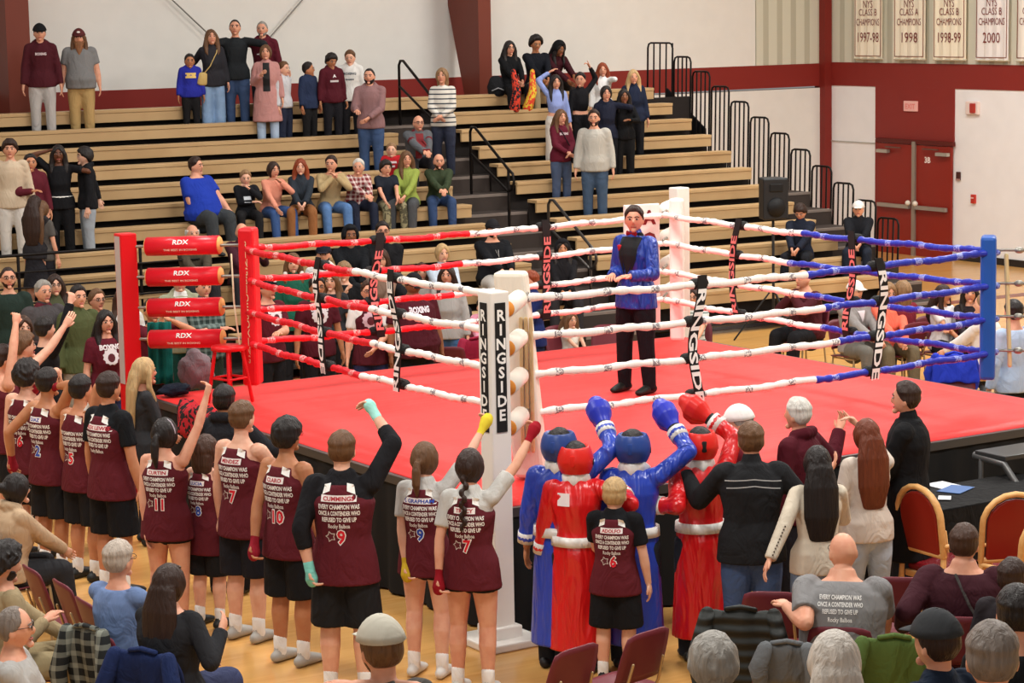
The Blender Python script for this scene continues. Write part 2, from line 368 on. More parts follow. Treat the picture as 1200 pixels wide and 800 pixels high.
# ================================================================== RING
PH, RH = 3.21, 2.52   # platform half side, rope half side
ring = empty('boxing_ring', (0, 0, 0), 0, 'raised boxing ring with red canvas and red, white and blue ropes', 'boxing ring')
CANV = mat('f43a38', 'canvas', .5)
box('platform', (0, 0, .9), (2*PH+.06, 2*PH+.06, .14), mat('242322', 'plain', .5), ring, bevel=.01)
mb = MB(); n = 24; vs = []
for i in range(n+1):
    for j in range(n+1):
        x = -PH+.0+2*PH*i/n; y = -PH+2*PH*j/n; vs.append((x, y, .998+.004*sin(i*.9+j*.4)*sin(j*1.3)))
mb.add(vs, [(i*(n+1)+j, (i+1)*(n+1)+j, (i+1)*(n+1)+j+1, i*(n+1)+j+1) for i in range(n) for j in range(n)])
o = mb.build('canvas', CANV, ring, True); o.modifiers.new('s', 'SOLIDIFY').thickness = .02
mb = MB()
for a in range(4):
    R = rz(a*pi/2); mb.box(R@np.array([0, -PH-.03, .955]), (2*PH+.1, .05, .07), R)
mb.build('platform_edge', mat('5a5856', 'metal', .4), ring)
for a in range(4):   # hanging black skirt, gently pleated
    R = rz(a*pi/2); m = MB(); k = 80; vs = []
    for i in range(k+1):
        x = -PH-.02+2*(PH+.02)*i/k
        for z, am in ((.93, .004), (.45, .02), (.02, .03)): vs.append(R@np.array([x, -PH-.035-am*(1+sin(i*1.7)), z]))
    m.add(vs, [(3*i+j, 3*i+3+j, 3*i+4+j, 3*i+1+j) for i in range(k) for j in range(2)]); m.build('skirt', mat('100f0e', 'plain', .8), ring, True)
ROPEZ = [1.54, 1.845, 2.15, 2.455]
RC = {'red': mat('d81f2b', 'rope', .35, 'e39a96'), 'white': mat('f5eee4', 'rope', .5, '8d8688'), 'blue': mat('2a35a8', 'rope', .3, '8e97d6')}
def rope(a, c, z, cols, split):
    a = np.array(a); c = np.array(c); L = np.linalg.norm(c-a); rz_ = atan2(c[1]-a[1], c[0]-a[0])
    for (t0, t1), col in zip(((0, split), (split, 1)), cols):
        m = MB(); n = 60; pts = []; rr = []
        for i in range(n+1):
            t = t0+(t1-t0)*i/n; pts.append((t*L, .008*sin(t*23+z*9), -.035*sin(pi*t)+.006*sin(t*41+z*3))); rr.append(.0305+.0035*sin(i*1.7)+(.002 if i % 3 else -.002))
        m.tube(pts, rr, 12); o = m.build('rope', RC[col], ring, True, loc=(a[0], a[1], z)); o.rotation_euler = (0, 0, rz_)
N_, L_, R_, B_ = (-RH, -RH), (-RH, RH), (RH, -RH), (RH, RH)
for i, z in enumerate(ROPEZ):
    rope(L_, N_, z, ('red', 'white'), [.46, .5, .50, .44][i]); rope(N_, R_, z, ('white', 'blue'), [.58, .63, .60, .56][i])
    rope(L_, B_, z, ('red', 'white'), [.47, .47, .49, .51][i]); rope(B_, R_, z, ('white', 'blue'), [.52, .47, .42, .46][i])
BLK = mat('1a1817', 'plain', .7); WHT = mat('f3efe8', 'plain', .6)
def spacer(a, c, t, text, up, big=True, sway=.05, sg_=1):
    a = np.array(a, float); c = np.array(c, float); P = a+(c-a)*t; rot = atan2(c[1]-a[1], c[0]-a[0])
    # local frame: x along ropes, y across; strap hangs just outside the ropes (the side seen)
    def cx(z): return sway*sin((z-1.2)*4.6+t*5)
    def cy(z): return (-.048+.012*sin((z-1.1)*9))*sg_
    m = MB(); vs = []; n = 40; w = .045
    for i in range(n+1):
        z = 1.46+(2.51-1.46)*i/n
        for s in (-1, 1): vs.append((cx(z)+s*w, cy(z), z-1))
    fs = [(2*i, 2*i+1, 2*i+3, 2*i+2) for i in range(n)]
    m.add(vs, fs)
    for z in ROPEZ: m.tube([(cx(z)-.05, 0, z-1-.02), (cx(z)+.05, 0, z-1-.02)], .043, 12)
    o = m.build('rope_spacer', BLK, ring, False, loc=(P[0], P[1], 1)); o.rotation_euler = (0, 0, rot); sm = o.modifiers.new('s', 'SOLIDIFY'); sm.thickness = .012; sm.offset = 0
    if text:
        m = MB(); sg = 1 if up else -1
        def fn(u, v):   # text runs vertically
            z = 1.93+sg*u; return (cx(z)-sg*v*sg_, cy(z)-.012*sg_, z-1)
        letter_mb(m, text, .115, fn, .03, fit=.95 if big else .8); q = m.build('lettering', WHT if big else mat('d77f7a', 'plain', .6), o)
    return o
spacer(N_, L_, .40, 'RINGSIDE', True, sg_=-1); spacer(N_, L_, .67, 'RINGSIDE', False, sg_=-1)
spacer(N_, R_, .325, 'RINGSIDE', False); spacer(N_, R_, .715, 'RINGSIDE', False)
spacer(L_, B_, .29, 'RINGSIDE', True, False); spacer(L_, B_, .69, 'RINGSIDE', True, False, .01)
spacer(B_, R_, .26, 'RINGSIDE', True, False, .07); spacer(B_, R_, .615, 'RINGSIDE', True, False)
# posts
PW = mat('ebe5dc', 'plain', .45); PR = mat('d3131b', 'plain', .35); PB = mat('2358a8', 'plain', .35)
def post(s, col, top, wid=.17, textd=True):
    x, y = s[0]*3.36, s[1]*3.36; rot = atan2(s[1], s[0])
    m = MB(); R = rz(rot+pi/4); m.box((x, y, top/2+.03), (wid, wid, top-.06), R); m.box((x, y, .03), (.5, .5, .06), R); m.box((x-s[0]*-.0, y, .1), (wid+.08, wid+.08, .1), R)
    o = m.build('corner_post', col, ring, bevel=.012); return o, x, y
def post_text(o, x, y, faces, ht, top, size=.115, w=.17):
    for (nx, ny) in faces:
        m = MB(); cx, cy = x+nx*(w/2+.004), y+ny*(w/2+.004); tx, ty = -ny, nx
        hw = .045; z0, z1 = ht
        m.box((cx, cy, (z0+z1)/2), (abs(tx)*2*hw+abs(nx)*.006, abs(ty)*2*hw+abs(ny)*.006, z1-z0)); st = m.build('black_strip', BLK, o)
        m = MB(); L = 'RINGSIDE'
        for i, ch in enumerate(L):
            zc = z1-.09-(z1-z0-.22)*i/7
            letter_mb(m, ch, size, lambda u, v: (cx+nx*.006+tx*u, cy+ny*.006+ty*u, zc+v), .03)
        m.build('lettering', WHT, o)
pN, xN, yN = post((-1, -1), PW, 2.66); post_text(pN, xN, yN, ((-1, 0), (0, -1)), (1.62, 2.58), 2.66)
pL, xL, yL = post((-1, 1), PR, 2.6)
m = MB()
for i in range(9):
    zc = 2.48-.16*i; letter_mb(m, 'RINGSIDE!'[i % 8], .11, lambda u, v: (xL-.09, yL-u, zc+v), .02)
m.box((xL-.087, yL, 1.85), (.004, .12, 1.45)); m.build('side_strip', mat('b9a9a4', 'plain', .5), pL)
pR, xR, yR = post((1, -1), PB, 2.6); pB, xB, yB = post((1, 1), PW, 2.66)
# corner cushions standing inside the posts, and the four roll pads of each corner
def roll(s, z, col, endc, label=True):
    e0, e1 = (3.2, 2.68) if s != (-1, -1) else (3.05, 2.74)
    a = np.array([s[0]*e0, s[1]*e0, z]); c = np.array([s[0]*e1, s[1]*e1, z+.02]); m = MB(); d = (c-a)/np.linalg.norm(c-a)
    q_ = .092 if s != (-1, -1) else .07; m.tube([a-d*.0, c], q_, 20, caps=False); m.cur = 1; m.tube([c-d*.002, c+d*.012], [q_-.007, q_-.012], 20, caps=False); m.tube([a-d*.012, a], [q_-.012, q_-.007], 20, caps=False)
    o = m.build('roll_pad', [col, endc], ring, True); 
    mm = MB(); mm.tube([np.array([s[0]*3.3, s[1]*3.3, z]), np.array([s[0]*2.5, s[1]*2.5, z+.02])], .015, 8); mm.build('turnbuckle', mat('9a958c', 'metal', .3), ring, True)
    return o, a, c, d
for s, col, endc in (((-1, 1), mat('dd1f2c', 'plain', .3), mat('e8a860', 'plain', .6)), ((-1, -1), mat('efe6d8', 'plain', .5), mat('e8963c', 'plain', .6)), ((1, 1), mat('f3ece2', 'plain', .5), mat('f3ece2', 'plain', .6)), ((1, -1), PB, PB)):
    for i, z in enumerate([1.56, 1.87, 2.17, 2.47]):
        if s == (1, -1): 
            mm = MB(); mm.tube([np.array([s[0]*3.3, s[1]*3.3, z]), np.array([s[0]*2.5, s[1]*2.5, z])], .012, 8); mm.ell((2.66, -2.66, z), (.045, .045, .03)); mm.build('turnbuckle', mat('9a958c', 'metal', .3), ring, True); continue
        o, a, c, d = roll(s, z, col, endc)
        if s == (-1, 1):
            mid = (a+c)/2; side = np.array([-d[1], d[0], 0.]); 
            nrm = -(side) if False else np.cross(d, [0, 0, 1]); nrm = nrm if nrm@(CAM-mid) > 0 else -nrm
            for txt, sz, off, mm_, ft in (('RDX', .06, .045, mat('f0f4ee', 'plain', .5), .16), ('THE BEST IN BOXING', .026, -.03, mat('f0d9c8', 'plain', .5), .34)):
                m = MB(); letter_mb(m, txt, sz, lambda u, v: mid+d*u+np.array([0, 0, 1])*((v+off))+nrm*(sqrt(max(0, .094**2-(v+off)**2))+.003), .02, fit=ft); m.build('lettering', mm_, o)
def cushion(s, col, w, dpt, z0, z1, name='corner_cushion'):
    x, y = s[0]*2.47, s[1]*2.47; (x, y) = (x+.13, y-.08) if s == (1, 1) else (x, y); R = rz(atan2(s[1], s[0])+pi/2); m = MB(); m.box((x, y, (z0+z1)/2), (w, dpt, z1-z0), R)
    if s == (-1, -1): m.v = [(p[0]-(p[2]-z0)*.07, p[1]+(p[2]-z0)*.05, p[2]) for p in m.v]
    return m.build(name, col, ring, bevel=.03), R, np.array([x, y, 0])
c, R, P = cushion((-1, 1), mat('d81c26', 'plain', .35), .2, .16, 1.13, 2.66)
m = MB(); ang = R@np.array([1., 0, 0]); fr = np.array([-1, -1, 0])/sqrt(2); bs = P+fr*.0
dirx = R@np.array([1., 0, 0]); 
for i, ch in enumerate('RINGSIDERINGSIDE'):
    pass
sgn = 1 if (dirx@(CAM-P)) > 0 else -1
for i, ch in enumerate('RINGSIDEBOXING'):
    zc = 2.5-.085*i; letter_mb(m, ch, .105, lambda u, v: P+dirx*sgn*.102+np.array([0, 0, zc+v])+(np.array([.33, -.94, 0]))*u*.6, .02)
m.build('lettering', mat('e3c9a0', 'plain', .5), c)
m = MB(); q0 = atd(271, 298, depth_of(P+np.array([0, 0, 2]))-.25); q1 = atd(282, 412, depth_of(P+np.array([0, 0, 1.4]))-.2); m.tube([q0, (q0+q1)/2+np.array([-.02, 0, 0]), q1], .009, 8); m.build('tie_rope', mat('dccfae', 'cloth', .8), ring, True)
c, R, P = cushion((-1, -1), mat('efe7d6', 'cloth', .6, None, 1, .1), .25, .2, 1.02, 2.66)
m = MB()
for k in range(3): m.tube([P+R@np.array([.04*k-.04, -.13, z]) for z in (1.25, 1.9, 2.3)], .016, 8)
m.build('cushion_ties', mat('d9b988', 'cloth', .7), c, True)
cushion((1, 1), mat('f4ede4', 'plain', .5), .15, .12, 1.1, 2.64)
c, R, P = cushion((1, -1), mat('2558ad', 'plain', .35), .24, .14, 1.3, 2.6)
m = MB(); m.tube([P+np.array([.12, -.1, 2.42]), P+np.array([.16, -.12, 1.42])], (.02, .02), 8); m.build('measuring_strap', mat('e2cd9a', 'plain', .5), c)
# white advert boards behind the far and near corner cushions
m = MB(); R = rz(-.15); ctr = np.array([2.3, 2.62, 1.93]); m.box(ctr, (.42, .05, 1.3), R); ab = m.build('corner_board', mat('f3e6de', 'plain', .5), ring, bevel=.01)
m = MB()
for ch, z in (('A', 2.44), ('Q', 2.2), ('U', 1.96), ('A', 1.72), ('S', 1.42)):
    letter_mb(m, ch, .2, lambda u, v: ctr*np.array([1, 1, 0])+R@np.array([u+.08, -.03, 0])+np.array([0, 0, z+v]), .05)
m.build('lettering', mat('7d1c20', 'plain', .5), ab)
m = MB(); bp = atd(604, 470, 16.9); 
m = MB()
# ================================================================== PEOPLE
PEND = []     # (object, voxel, extra MB or None, [after callbacks])
SKIN = {'l': 'e3b196', 'f': 'dba184', 'm': 'c98d69', 't': 'b97f5a', 'd': '6b432f', 'b': '8f5d3f'}
HAIR = {'k': '1d1614', 'b': '3c261a', 'n': '5c3f28', 'l': '806244', 'y': 'ab8d62', 'w': 'bdb8b0', 'g': '858079', 'r': '7a3418', 's': '6d625a', 'd': '2c1b14'}
BLACKC = '1b1a1c'
def nrm(v): return v/(np.linalg.norm(v)+1e-9)
def solve_ik(S, T, u, l, pole):
    d = T-S; D = np.linalg.norm(d); mx = (u+l)*.995
    if D > mx: d = d*mx/D; D = mx
    D = max(D, abs(u-l)+.02); dn = nrm(d)
    a = (u*u-l*l+D*D)/(2*D); h = sqrt(max(0, u*u-a*a))
    p = np.array(pole)-dn*(np.array(pole)@dn); p = nrm(p)
    E = S+dn*a+p*h
    return E, E+nrm(S+dn*D-E)*l
def head_shape(d, hw, hd, hh, fem=0):
    x, y, z = d
    px, py, pz = x*hw, y*hd, z*hh
    if z < 0:
        t = -z; px *= 1-.34*t*t-.06*fem*t
        if y < 0: py *= 1-.55*t
        else: py *= 1-.10*t
        if z < -.75: pz *= .97
    if y > 0: py *= .95; 
    # eye hollows and brow
    if y > .45 and -.05 < z < .3: py -= .006*hh/.11*max(0, 1-abs(abs(x)-.33)/.25)
    return np.array([px, py, pz])
def person(label, hx, hy, face, H=None, row=None, stand=True, Y=None, base=None, seat=.45, hscale=None,
           skin='f', hair='b', hs='short', sex='m', b=1.0, lean=0, lat=0, look=0, nod=0, arms=('down', 'down'), belly=0,
           top=('tee', '555555'), over=None, bot=('pants', '2b2f3a'), shoes='222222', hat=None, glasses=False, beard=None,
           hands=(None, None), head=None, txt=None, group=None, knee=None, foot=None, extra=None, cloth='cloth', depth=None, back=False, legsp=.0, hem=None, watch=False):
    fem = 1 if sex == 'f' else 0
    fa = radians(face); fdir = -F0*cos(fa)+R0*sin(fa); yaw = atan2(fdir[1], fdir[0])-pi/2
    Rw = rz(yaw); lookr = rz(-radians(look))
    # ---- where
    if row is not None:
        k = row; X = 3.
        off = .13 if not stand else -.10
        for _ in range(25):
            P = aty(hx, hy, sY(k, X)+off); X = P[0]
        bz = dZ(k); root_y = sY(k, X)+off; seat_z = sZ(k)
        Ht = (P[2]-bz) if stand else (P[2]-seat_z)/.52
        if H is None: H = min(1.98, max(.9, Ht))
        hp = P
    else:
        bz = base or 0.; seat_z = bz+seat
        hz = (bz+H if stand else seat_z+.52*H) if H else 0
        if Y is not None: hp = aty(hx, hy, Y)
        elif depth is not None: hp = atd(hx, hy, depth)
        else: hp = atz(hx, hy, hz)
        if depth is not None and H is not None: bz = hp[2]-(H if stand else seat+.52*H); seat_z = bz+seat
        elif Y is not None or depth is not None:
            H = (hp[2]-bz) if stand else (hp[2]-seat_z)/.52
    if hscale is None: hscale = 1.07*(.55+.45*min(1.15, H/1.75))
    dp = depth_of(hp); vox = max(.0068, dp*.00045)
    print('P', label[:44].ljust(44), 'H=%.2f' % H, 'pos', np.round(hp, 1), 'd=%.1f' % dp)
    # ---- skeleton in the local frame (forward +y, right +x)
    pz = (.53*H) if stand else (seat_z-bz+.055*H)
    s = np.array([sin(radians(lat)), sin(radians(lean))*cos(radians(lat)), cos(radians(lean))*cos(radians(lat))])
    Pv = np.array([0, 0, pz]); NB = Pv+s*.318*H; 
    hh = .115*hscale; hw = .079*hscale; hd = .098*hscale
    ns = nrm(s+np.array([0, .25+.3*sin(radians(nod)), .6])); HC = NB+ns*(.30*H*0+.0)+np.array([0, 0, 0])
    hcz = (.47*H-hh-.318*H)        # distance neck base -> head centre when upright
    HC = NB+nrm(s*1.0+np.array([0, .12, 0]))*hcz
    HR = lookr@rx(-radians(nod))
    top_local = HC+np.array([0, 0, hh])
    wroot = np.array([hp[0], hp[1], bz])-Rw@np.array([top_local[0], top_local[1], 0])
    if row is not None and not stand: pass
    root = empty('person', tuple(wroot), yaw, label, 'person', group)
    def tolocal(P): return Rw.T@(np.array(P)-wroot)
    sh = (.101 if sex == 'm' else .090)*(1+(b-1)*.5)*H
    Sj = {1: NB-s*.040*H+np.array([sh, 0, 0]), -1: NB-s*.040*H+np.array([-sh, 0, 0])}
    pxs = {q: px_of(Rw@Sj[q]+wroot)[0] for q in (1, -1)}
    left = 1 if pxs[1] < pxs[-1] else -1
    u, l = .172*H, .148*H; AJ = {}
    for idx, q in ((0, left), (1, -left)):
        a = arms[idx]; S = Sj[q]; pole = np.array([q*.5, -.6, -.8])
        if isinstance(a, tuple):
            ddp = a[2] if len(a) > 2 else 0.
            Sw = Rw@S+wroot; T = tolocal(atd(a[0], a[1], depth_of(Sw)+ddp))
            if len(a) > 3: pole = np.array({'o': (q*1., -.2, .1), 'u': (q*.5, 0, 1.), 'd': (q*.2, -.2, -1.), 'b': (q*.3, -1, -.2), 'f': (q*.3, 1, -.3)}[a[3]])
            dT = T-S; full = u+l+.05*H
            if np.linalg.norm(dT) > full: T = S+nrm(dT)*full
            T = T-nrm(T-S)*.045*H
        else:
            ref = {'down': (q*.055, .03, -.315), 'clasp': (None, .15, -.235), 'lap': (None, .24, -.20), 'cross': (None, .15, -.14), 'chin': (None, .13, .0),
                   'hip': (q*.1, .05, -.27), 'back': (q*.03, -.12, -.27), 'chest': (None, .19, -.12), 'knee': (None, .30, -.17), 'up': (q*.06, .10, .27), 'nb': (q*.17, -.05, -.07),
                   'headup': (q*.0, .05, .22), 'thigh': (q*.0, .24, -.24), 'out': (q*.22, .1, -.2)}[a]
            x = ref[0]*H if ref[0] is not None else {'clasp': -S[0]+q*.015*H, 'lap': -S[0]+q*.03*H, 'cross': -S[0]-q*.05*H, 'chin': -S[0]+q*.02*H, 'chest': -S[0]+q*.02*H, 'knee': -S[0]+q*.01*H}[a]
            T = S+np.array([x, ref[1]*H, ref[2]*H])
            if belly and a in ('clasp', 'lap', 'cross', 'chest'): T[1] += belly*.8
            if a in ('cross', 'chest', 'clasp', 'lap', 'chin'): pole = np.array([q*.9, -.3, -.6])
            if a in ('up', 'nb'): pole = np.array([q*1., .1, -.3])
        E, Wr = solve_ik(S, T, u, l, pole); AJ[q] = (S, E, Wr)
    # legs
    LJ = {}
    for q in (1, -1):
        hip = Pv+np.array([q*.052*H, 0, -.01*H])
        if stand:
            ft = hip*np.array([1, 1, 0])+np.array([q*(.012+legsp)*H, 0, .045*H]); kn = (hip+ft)/2+np.array([q*.004*H, .012*H, .0])
        else:
            fz = .045*H; kn = hip+np.array([q*.045*H, .235*H, .0]); kn[2] = max(.285*H if row is None else pz-.0, min(pz, .30*H) if row is None else pz-.02*H)
            kn[2] = pz-.005*H
            ft = np.array([kn[0], kn[1]+(.03 if knee is None else knee)*H, fz])
            if kn[2]-ft[2] > .26*H: ft[2] = kn[2]-.26*H
        LJ[q] = (hip, kn, ft)
    # ---- body mesh
    mb = MB()
    prof = [(-.06, .070, .055), (-.02, .092, .066), (.03, .095, .068), (.09, .080, .060), (.15, .086, .065), (.215, .099, .069), (.258, .095, .062), (.286, .074, .050), (.303, .050, .040), (.318, .035, .036)]
    def torso(m, infl, z0=-.06, z1=.32, wtop=1.0, ext=0, extw=.1, n=20, flare=1.0, flat=False):
        pts = []; rr = []
        for (z, ax, ay) in prof:
            if z < z0 or z > z1: continue
            bb = b*(1.06 if sex == 'f' and z < .04 else 1)*(.93 if sex == 'f' and z > .06 else 1)
            wx = ax*H*bb+infl; wy = ay*H*(b**.7)+infl
            yo = 0
            if belly and z < .2: wy += belly*.5*max(0, 1-abs(z-.05)/.16); yo = belly*.5*max(0, 1-abs(z-.05)/.16); wx += belly*.35*max(0, 1-abs(z-.05)/.16)
            if fem and .15 <= z <= .21: wy += .012*H; yo += .008*H
            if z > .24: wx *= wtop
            pts.append(Pv+s*z*H+np.array([0, yo, 0])); rr.append((wx, wy))
        if ext:
            p0 = pts[0]; r0 = (max(rr[0][0], .109*H*b**.6+infl+.004), max(rr[0][1], .074*H*b**.6+infl+.004))
            rr[0] = r0
            if len(rr) > 1: rr[1] = (max(rr[1][0], r0[0]*.97), max(rr[1][1], r0[1]*.97))
            for t in (1, .5):
                pts.insert(0 if t == 1 else 1, p0+np.array([0, 0, -ext*t*H])); rr.insert(0 if t == 1 else 1, (r0[0]*(1+(flare-1)*t), r0[1]*(1+(flare-1)*t)))
        m.tube(pts, rr, n, side=(1, 0, 0), caps=not (flat or ext))
    torso(mb, 0)
    mb.tube([NB-s*.03*H, HC+HR@np.array([0, -.012, -hh*.45])], [(.052*hscale*(b**.4), .052*hscale), (.046*hscale*(b**.4), .050*hscale)], 14)
    mb.ell(HC, (1, 1, 1), HR, 26, fn=lambda d: head_shape(d, hw, hd, hh, fem))
    mb.ell(HC+HR@np.array([0, hd*.93, -.012*hscale]), (.013*hscale, .02*hscale, .024*hscale), HR, 8)
    mb.ell(HC+HR@np.array([0, hd*.80, -.088*hscale]), (.026*hscale, .022*hscale, .02*hscale), HR, 8)
    for q in (1, -1): mb.ell(HC+HR@np.array([q*hw*.99, -.004, -.012*hscale]), (.010, .019*hscale, .031*hscale), HR@rz(q*.3), 8)
    armr = .028*H*(b**.6)*(.88 if fem else 1)
    extra_mb = MB()
    for q in (1, -1):
        S, E, Wr = AJ[q]
        mb.ell(S+np.array([-q*.014*H, 0, 0]), (armr*1.18,)*3, None, 12)
        M1 = S*.6+E*.4; M2 = E*.65+Wr*.35
        mb.tube([S, M1, E], [armr*1.15, armr*1.02, armr*.82], 12); mb.tube([E, M2, Wr], [armr*.84, armr*.86, armr*.56], 12)
        hdv = nrm(Wr-E); ht = hands[0 if q == left else 1]
        # hand frame: a = towards the fingers, n = back of the hand
        ref = np.array([q, 0.001, 0.]) if abs(hdv[2]) > .5 else np.array([0, 0, 1.]); nb_ = nrm(ref-hdv*(ref@hdv)); sd = np.cross(hdv, nb_)*q*-1
        fist = ht in ('fist', 'glove', 'wrap') or (isinstance(ht, tuple) and ht[0] in ('wrap', 'glove'))
        hl = .1*H if H > 1.4 else .1*H*1.05; hwid = .024*H
        if not (isinstance(ht, tuple) and ht[0] == 'glove'):
            mb.tube([Wr-hdv*.01, Wr+hdv*hl*.25, Wr+hdv*hl*.5], [(hwid*.62, .011*H), (hwid*.95, .0125*H), (hwid, .0105*H)], 12, side=sd)
            kn0 = Wr+hdv*hl*.5; cur = 1.35 if fist else (.0 if ht == 'point' else .45)
            for fi in range(4):
                off = (fi-1.5)*hwid*.5; ln = hl*(.44, .5, .47, .37)[fi]*(1 if not fist else 1.0); c_ = cur if not (ht == 'point' and fi > 0) else 1.35
                p = kn0+sd*off; dv = hdv; pts = [p-hdv*.01]; 
                for j, fr in enumerate((.45, .3, .25)):
                    ang = c_*(.8+.35*j)*(.9 if fist else .6); dv = nrm(dv*cos(ang)-nb_*sin(ang)); p = p+dv*ln*fr; pts.append(p)
                extra_mb.tube(pts, [.0052*H, .005*H, .0046*H, .004*H], 7)
            tb = Wr+hdv*hl*.12-sd*-hwid*.7*(-1)
            tb = Wr+hdv*hl*.14-sd*hwid*.6; t1 = tb+hdv*hl*.18-sd*hwid*.55-nb_*.006; t2 = t1+hdv*hl*.14+sd*(hwid*.5 if fist else -hwid*.1)-nb_*(.015 if fist else .004); 
            extra_mb.tube([tb, t1, t2], [.007*H, .0062*H, .005*H], 7)
        AJ[q] = (S, E, Wr, hdv, nb_, sd)
    bare = bot and bot[0] in ('shorts', 'bshorts', 'skirt')
    for q in (1, -1):
        hip, kn, ft = LJ[q]; w = b**.6
        mb.tube([hip, hip*.55+kn*.45, kn], [.058*H*w, .05*H*w, .035*H*w], 14)
        cm = kn*.68+ft*.32+np.array([0, -.008*H, 0]); mb.tube([kn, cm, ft], [.035*H*w, .036*H*w, .021*H*w], 14)
        mb.tube([ft+np.array([0, -.02*H, -.02*H]), ft+np.array([0, .05*H, -.022*H]), ft+np.array([0, .095*H, -.03*H])], [.02*H, .022*H, .014*H], 10)
    sk = mat(SKIN.get(skin, skin), 'skin')
    o = mb.build('body', sk, root, True); PEND.append((o, vox, extra_mb, None))
    def garment(name, m, mtl, v=None, after=None, parent=None):
        g = m.build(name, mtl, parent or root, True); PEND.append((g, (v or max(.011, vox*1.25)), None, after)); return g
    def sleeves(m, frac, infl, end=1.0):
        for q in (1, -1):
            S, E, Wr = AJ[q][:3]; r = armr+infl
            m.ell(S+np.array([-q*.016*H, 0, 0]), (r*1.12,)*3, None, 12)
            if frac <= 1: Ef = S+(E-S)*frac; m.tube([S, (S+Ef)/2, Ef], [r*1.06, r*1.06, r*1.08], 14, caps='s')
            else:
                Wf = E+(Wr-E)*(frac-1); m.tube([S, (S+E)/2, E], [r*1.06, r*1.0, r*.96], 14); m.tube([E, (E+Wf)/2, Wf], [r*.96, r*.88, r*.78*end], 14, caps='s')
    def collar(m, hgt=.03, r=.058): m.tube([NB-s*.02*H, NB+s*hgt*H*.6], [r*hscale*1.1*(b**.4), r*hscale*(b**.4)], 14)
    # ---- bottoms
    bk, bc = (bot[0], bot[1]) if bot else (None, None)
    if bk:
        bm = mat(bc, bot[2] if len(bot) > 2 else 'cloth', .8, bot[3] if len(bot) > 3 else None, bot[4] if len(bot) > 4 else 1.0)
        m = MB(); i = .007 if bk in ('leggings',) else .014
        torso(m, .004, -.06, .04)
        for q in (1, -1):
            hip, kn, ft = LJ[q]; w = b**.6
            if bk in ('pants', 'leggings', 'wide'):
                wi = 1.0 if bk != 'wide' else 1.5
                m.tube([hip, hip*.5+kn*.5, kn], [.058*H*w+i*.7, .052*H*w+i, (.038*H*w+i)*wi**.4], 14); m.tube([kn, (kn+ft)/2, ft+np.array([0, 0, -.025*H])], [(.038*H*w+i)*wi**.4, (.035*H*w+i)*wi**.7, (.026*H+i*1.2)*wi], 14, caps='s')
            elif bk == 'shorts':
                e = hip+(kn-hip)*1.0; m.tube([hip, (hip+e)/2, e], [(.058*H*w+i*.7, .058*H*w+i), .06*H*w+i, .06*H*w+i*1.5], 14, caps='s')
            elif bk == 'bshorts':
                e = hip+(kn-hip)*.36; m.tube([hip, e], [.058*H*w+i*.7, .06*H*w+i], 14, caps='s')
        if bk == 'skirt': m.tube([Pv+np.array([0, 0, .05*H]), Pv+np.array([0, 0, -.1*H]), Pv+np.array([0, 0, -.3*H])], [(.09*H, .07*H), (.1*H, .08*H), (.13*H, .1*H)], 18, side=(1, 0, 0), caps='s')
        garment({'pants': 'pants', 'leggings': 'leggings', 'wide': 'pants', 'shorts': 'shorts', 'bshorts': 'shorts', 'skirt': 'skirt'}[bk], m, bm)
    if shoes:
        for q in (1, -1):
            hip, kn, ft = LJ[q]; m = MB(); g = ft+np.array([0, 0, -.045*H])
            m.tube([g+np.array([0, -.032*H, .024*H]), g+np.array([0, .01*H, .03*H]), g+np.array([0, .06*H, .022*H]), g+np.array([0, .10*H, .016*H])], [(.024*H, .024*H), (.026*H, .03*H), (.029*H, .022*H), (.024*H, .014*H)], 12, side=(1, 0, 0))
            m.tube([g+np.array([0, -.005*H, .03*H]), g+np.array([0, -.008*H, .062*H])], [.025*H, .024*H], 10)
            so = garment('shoe', m, mat(shoes, 'plain', .5), max(.01, vox))
            if bare:
                m = MB(); m.tube([ft+np.array([0, -.004*H, -.01*H]), ft+np.array([0, -.004*H, .055*H])], [.0265*H, .0275*H], 12); m.build('sock', mat('e9e6e2' if shoes != '1b1a1c' else '1b1a1c', 'cloth', .9), root, True)
    # ---- tops
    def top_garment(spec, name=None, order=0):
        tk, tcol = spec[0], spec[1]; tm = mat(tcol, spec[2] if len(spec) > 2 else 'cloth', .85 if (len(spec) < 3 or spec[2] != 'satin') else .3, spec[3] if len(spec) > 3 else None, spec[4] if len(spec) > 4 else 1.0)
        m = MB(); nm = name or tk
        hm = hem if hem is not None else .0
        ex = .04 if stand else .01
        inner = bool(over and spec is top)
        if inner and tk in ('tee', 'long', 'roll'): torso(m, .010, z0=.08, z1=.31); sleeves(m, {'tee': .72, 'long': 2.0, 'roll': 1.5}[tk], .013); nm = 'shirt'
        elif tk == 'tee': torso(m, .018, z0=-.02, z1=.31, ext=ex+hm); sleeves(m, .72, .013); nm = 'shirt'
        elif tk == 'long': torso(m, .018, z0=-.02, z1=.31, ext=ex+hm); sleeves(m, 2.0, .011); nm = 'shirt'
        elif tk == 'roll': torso(m, .018, z0=-.02, z1=.31, ext=ex+hm); sleeves(m, 1.5, .011); nm = 'shirt'
        elif tk == 'hoodie':
            torso(m, .018, z0=-.02, z1=.31, ext=ex+hm); sleeves(m, 2.0, .015, 1.0); nm = 'hoodie'
            m.tube([NB+np.array([-.07*H*.7, -.0, .0]), NB+np.array([-.03*H, -.045*H, .012*H]), NB+np.array([.03*H, -.045*H, .012*H]), NB+np.array([.07*H*.7, -.0, .0])], .026*H, 10)
            m.tube([NB+np.array([-.04*H, .015*H, .0]), NB+np.array([0, .04*H, -.015*H]), NB+np.array([.04*H, .015*H, 0])], .014*H, 8)
        elif tk == 'jacket':
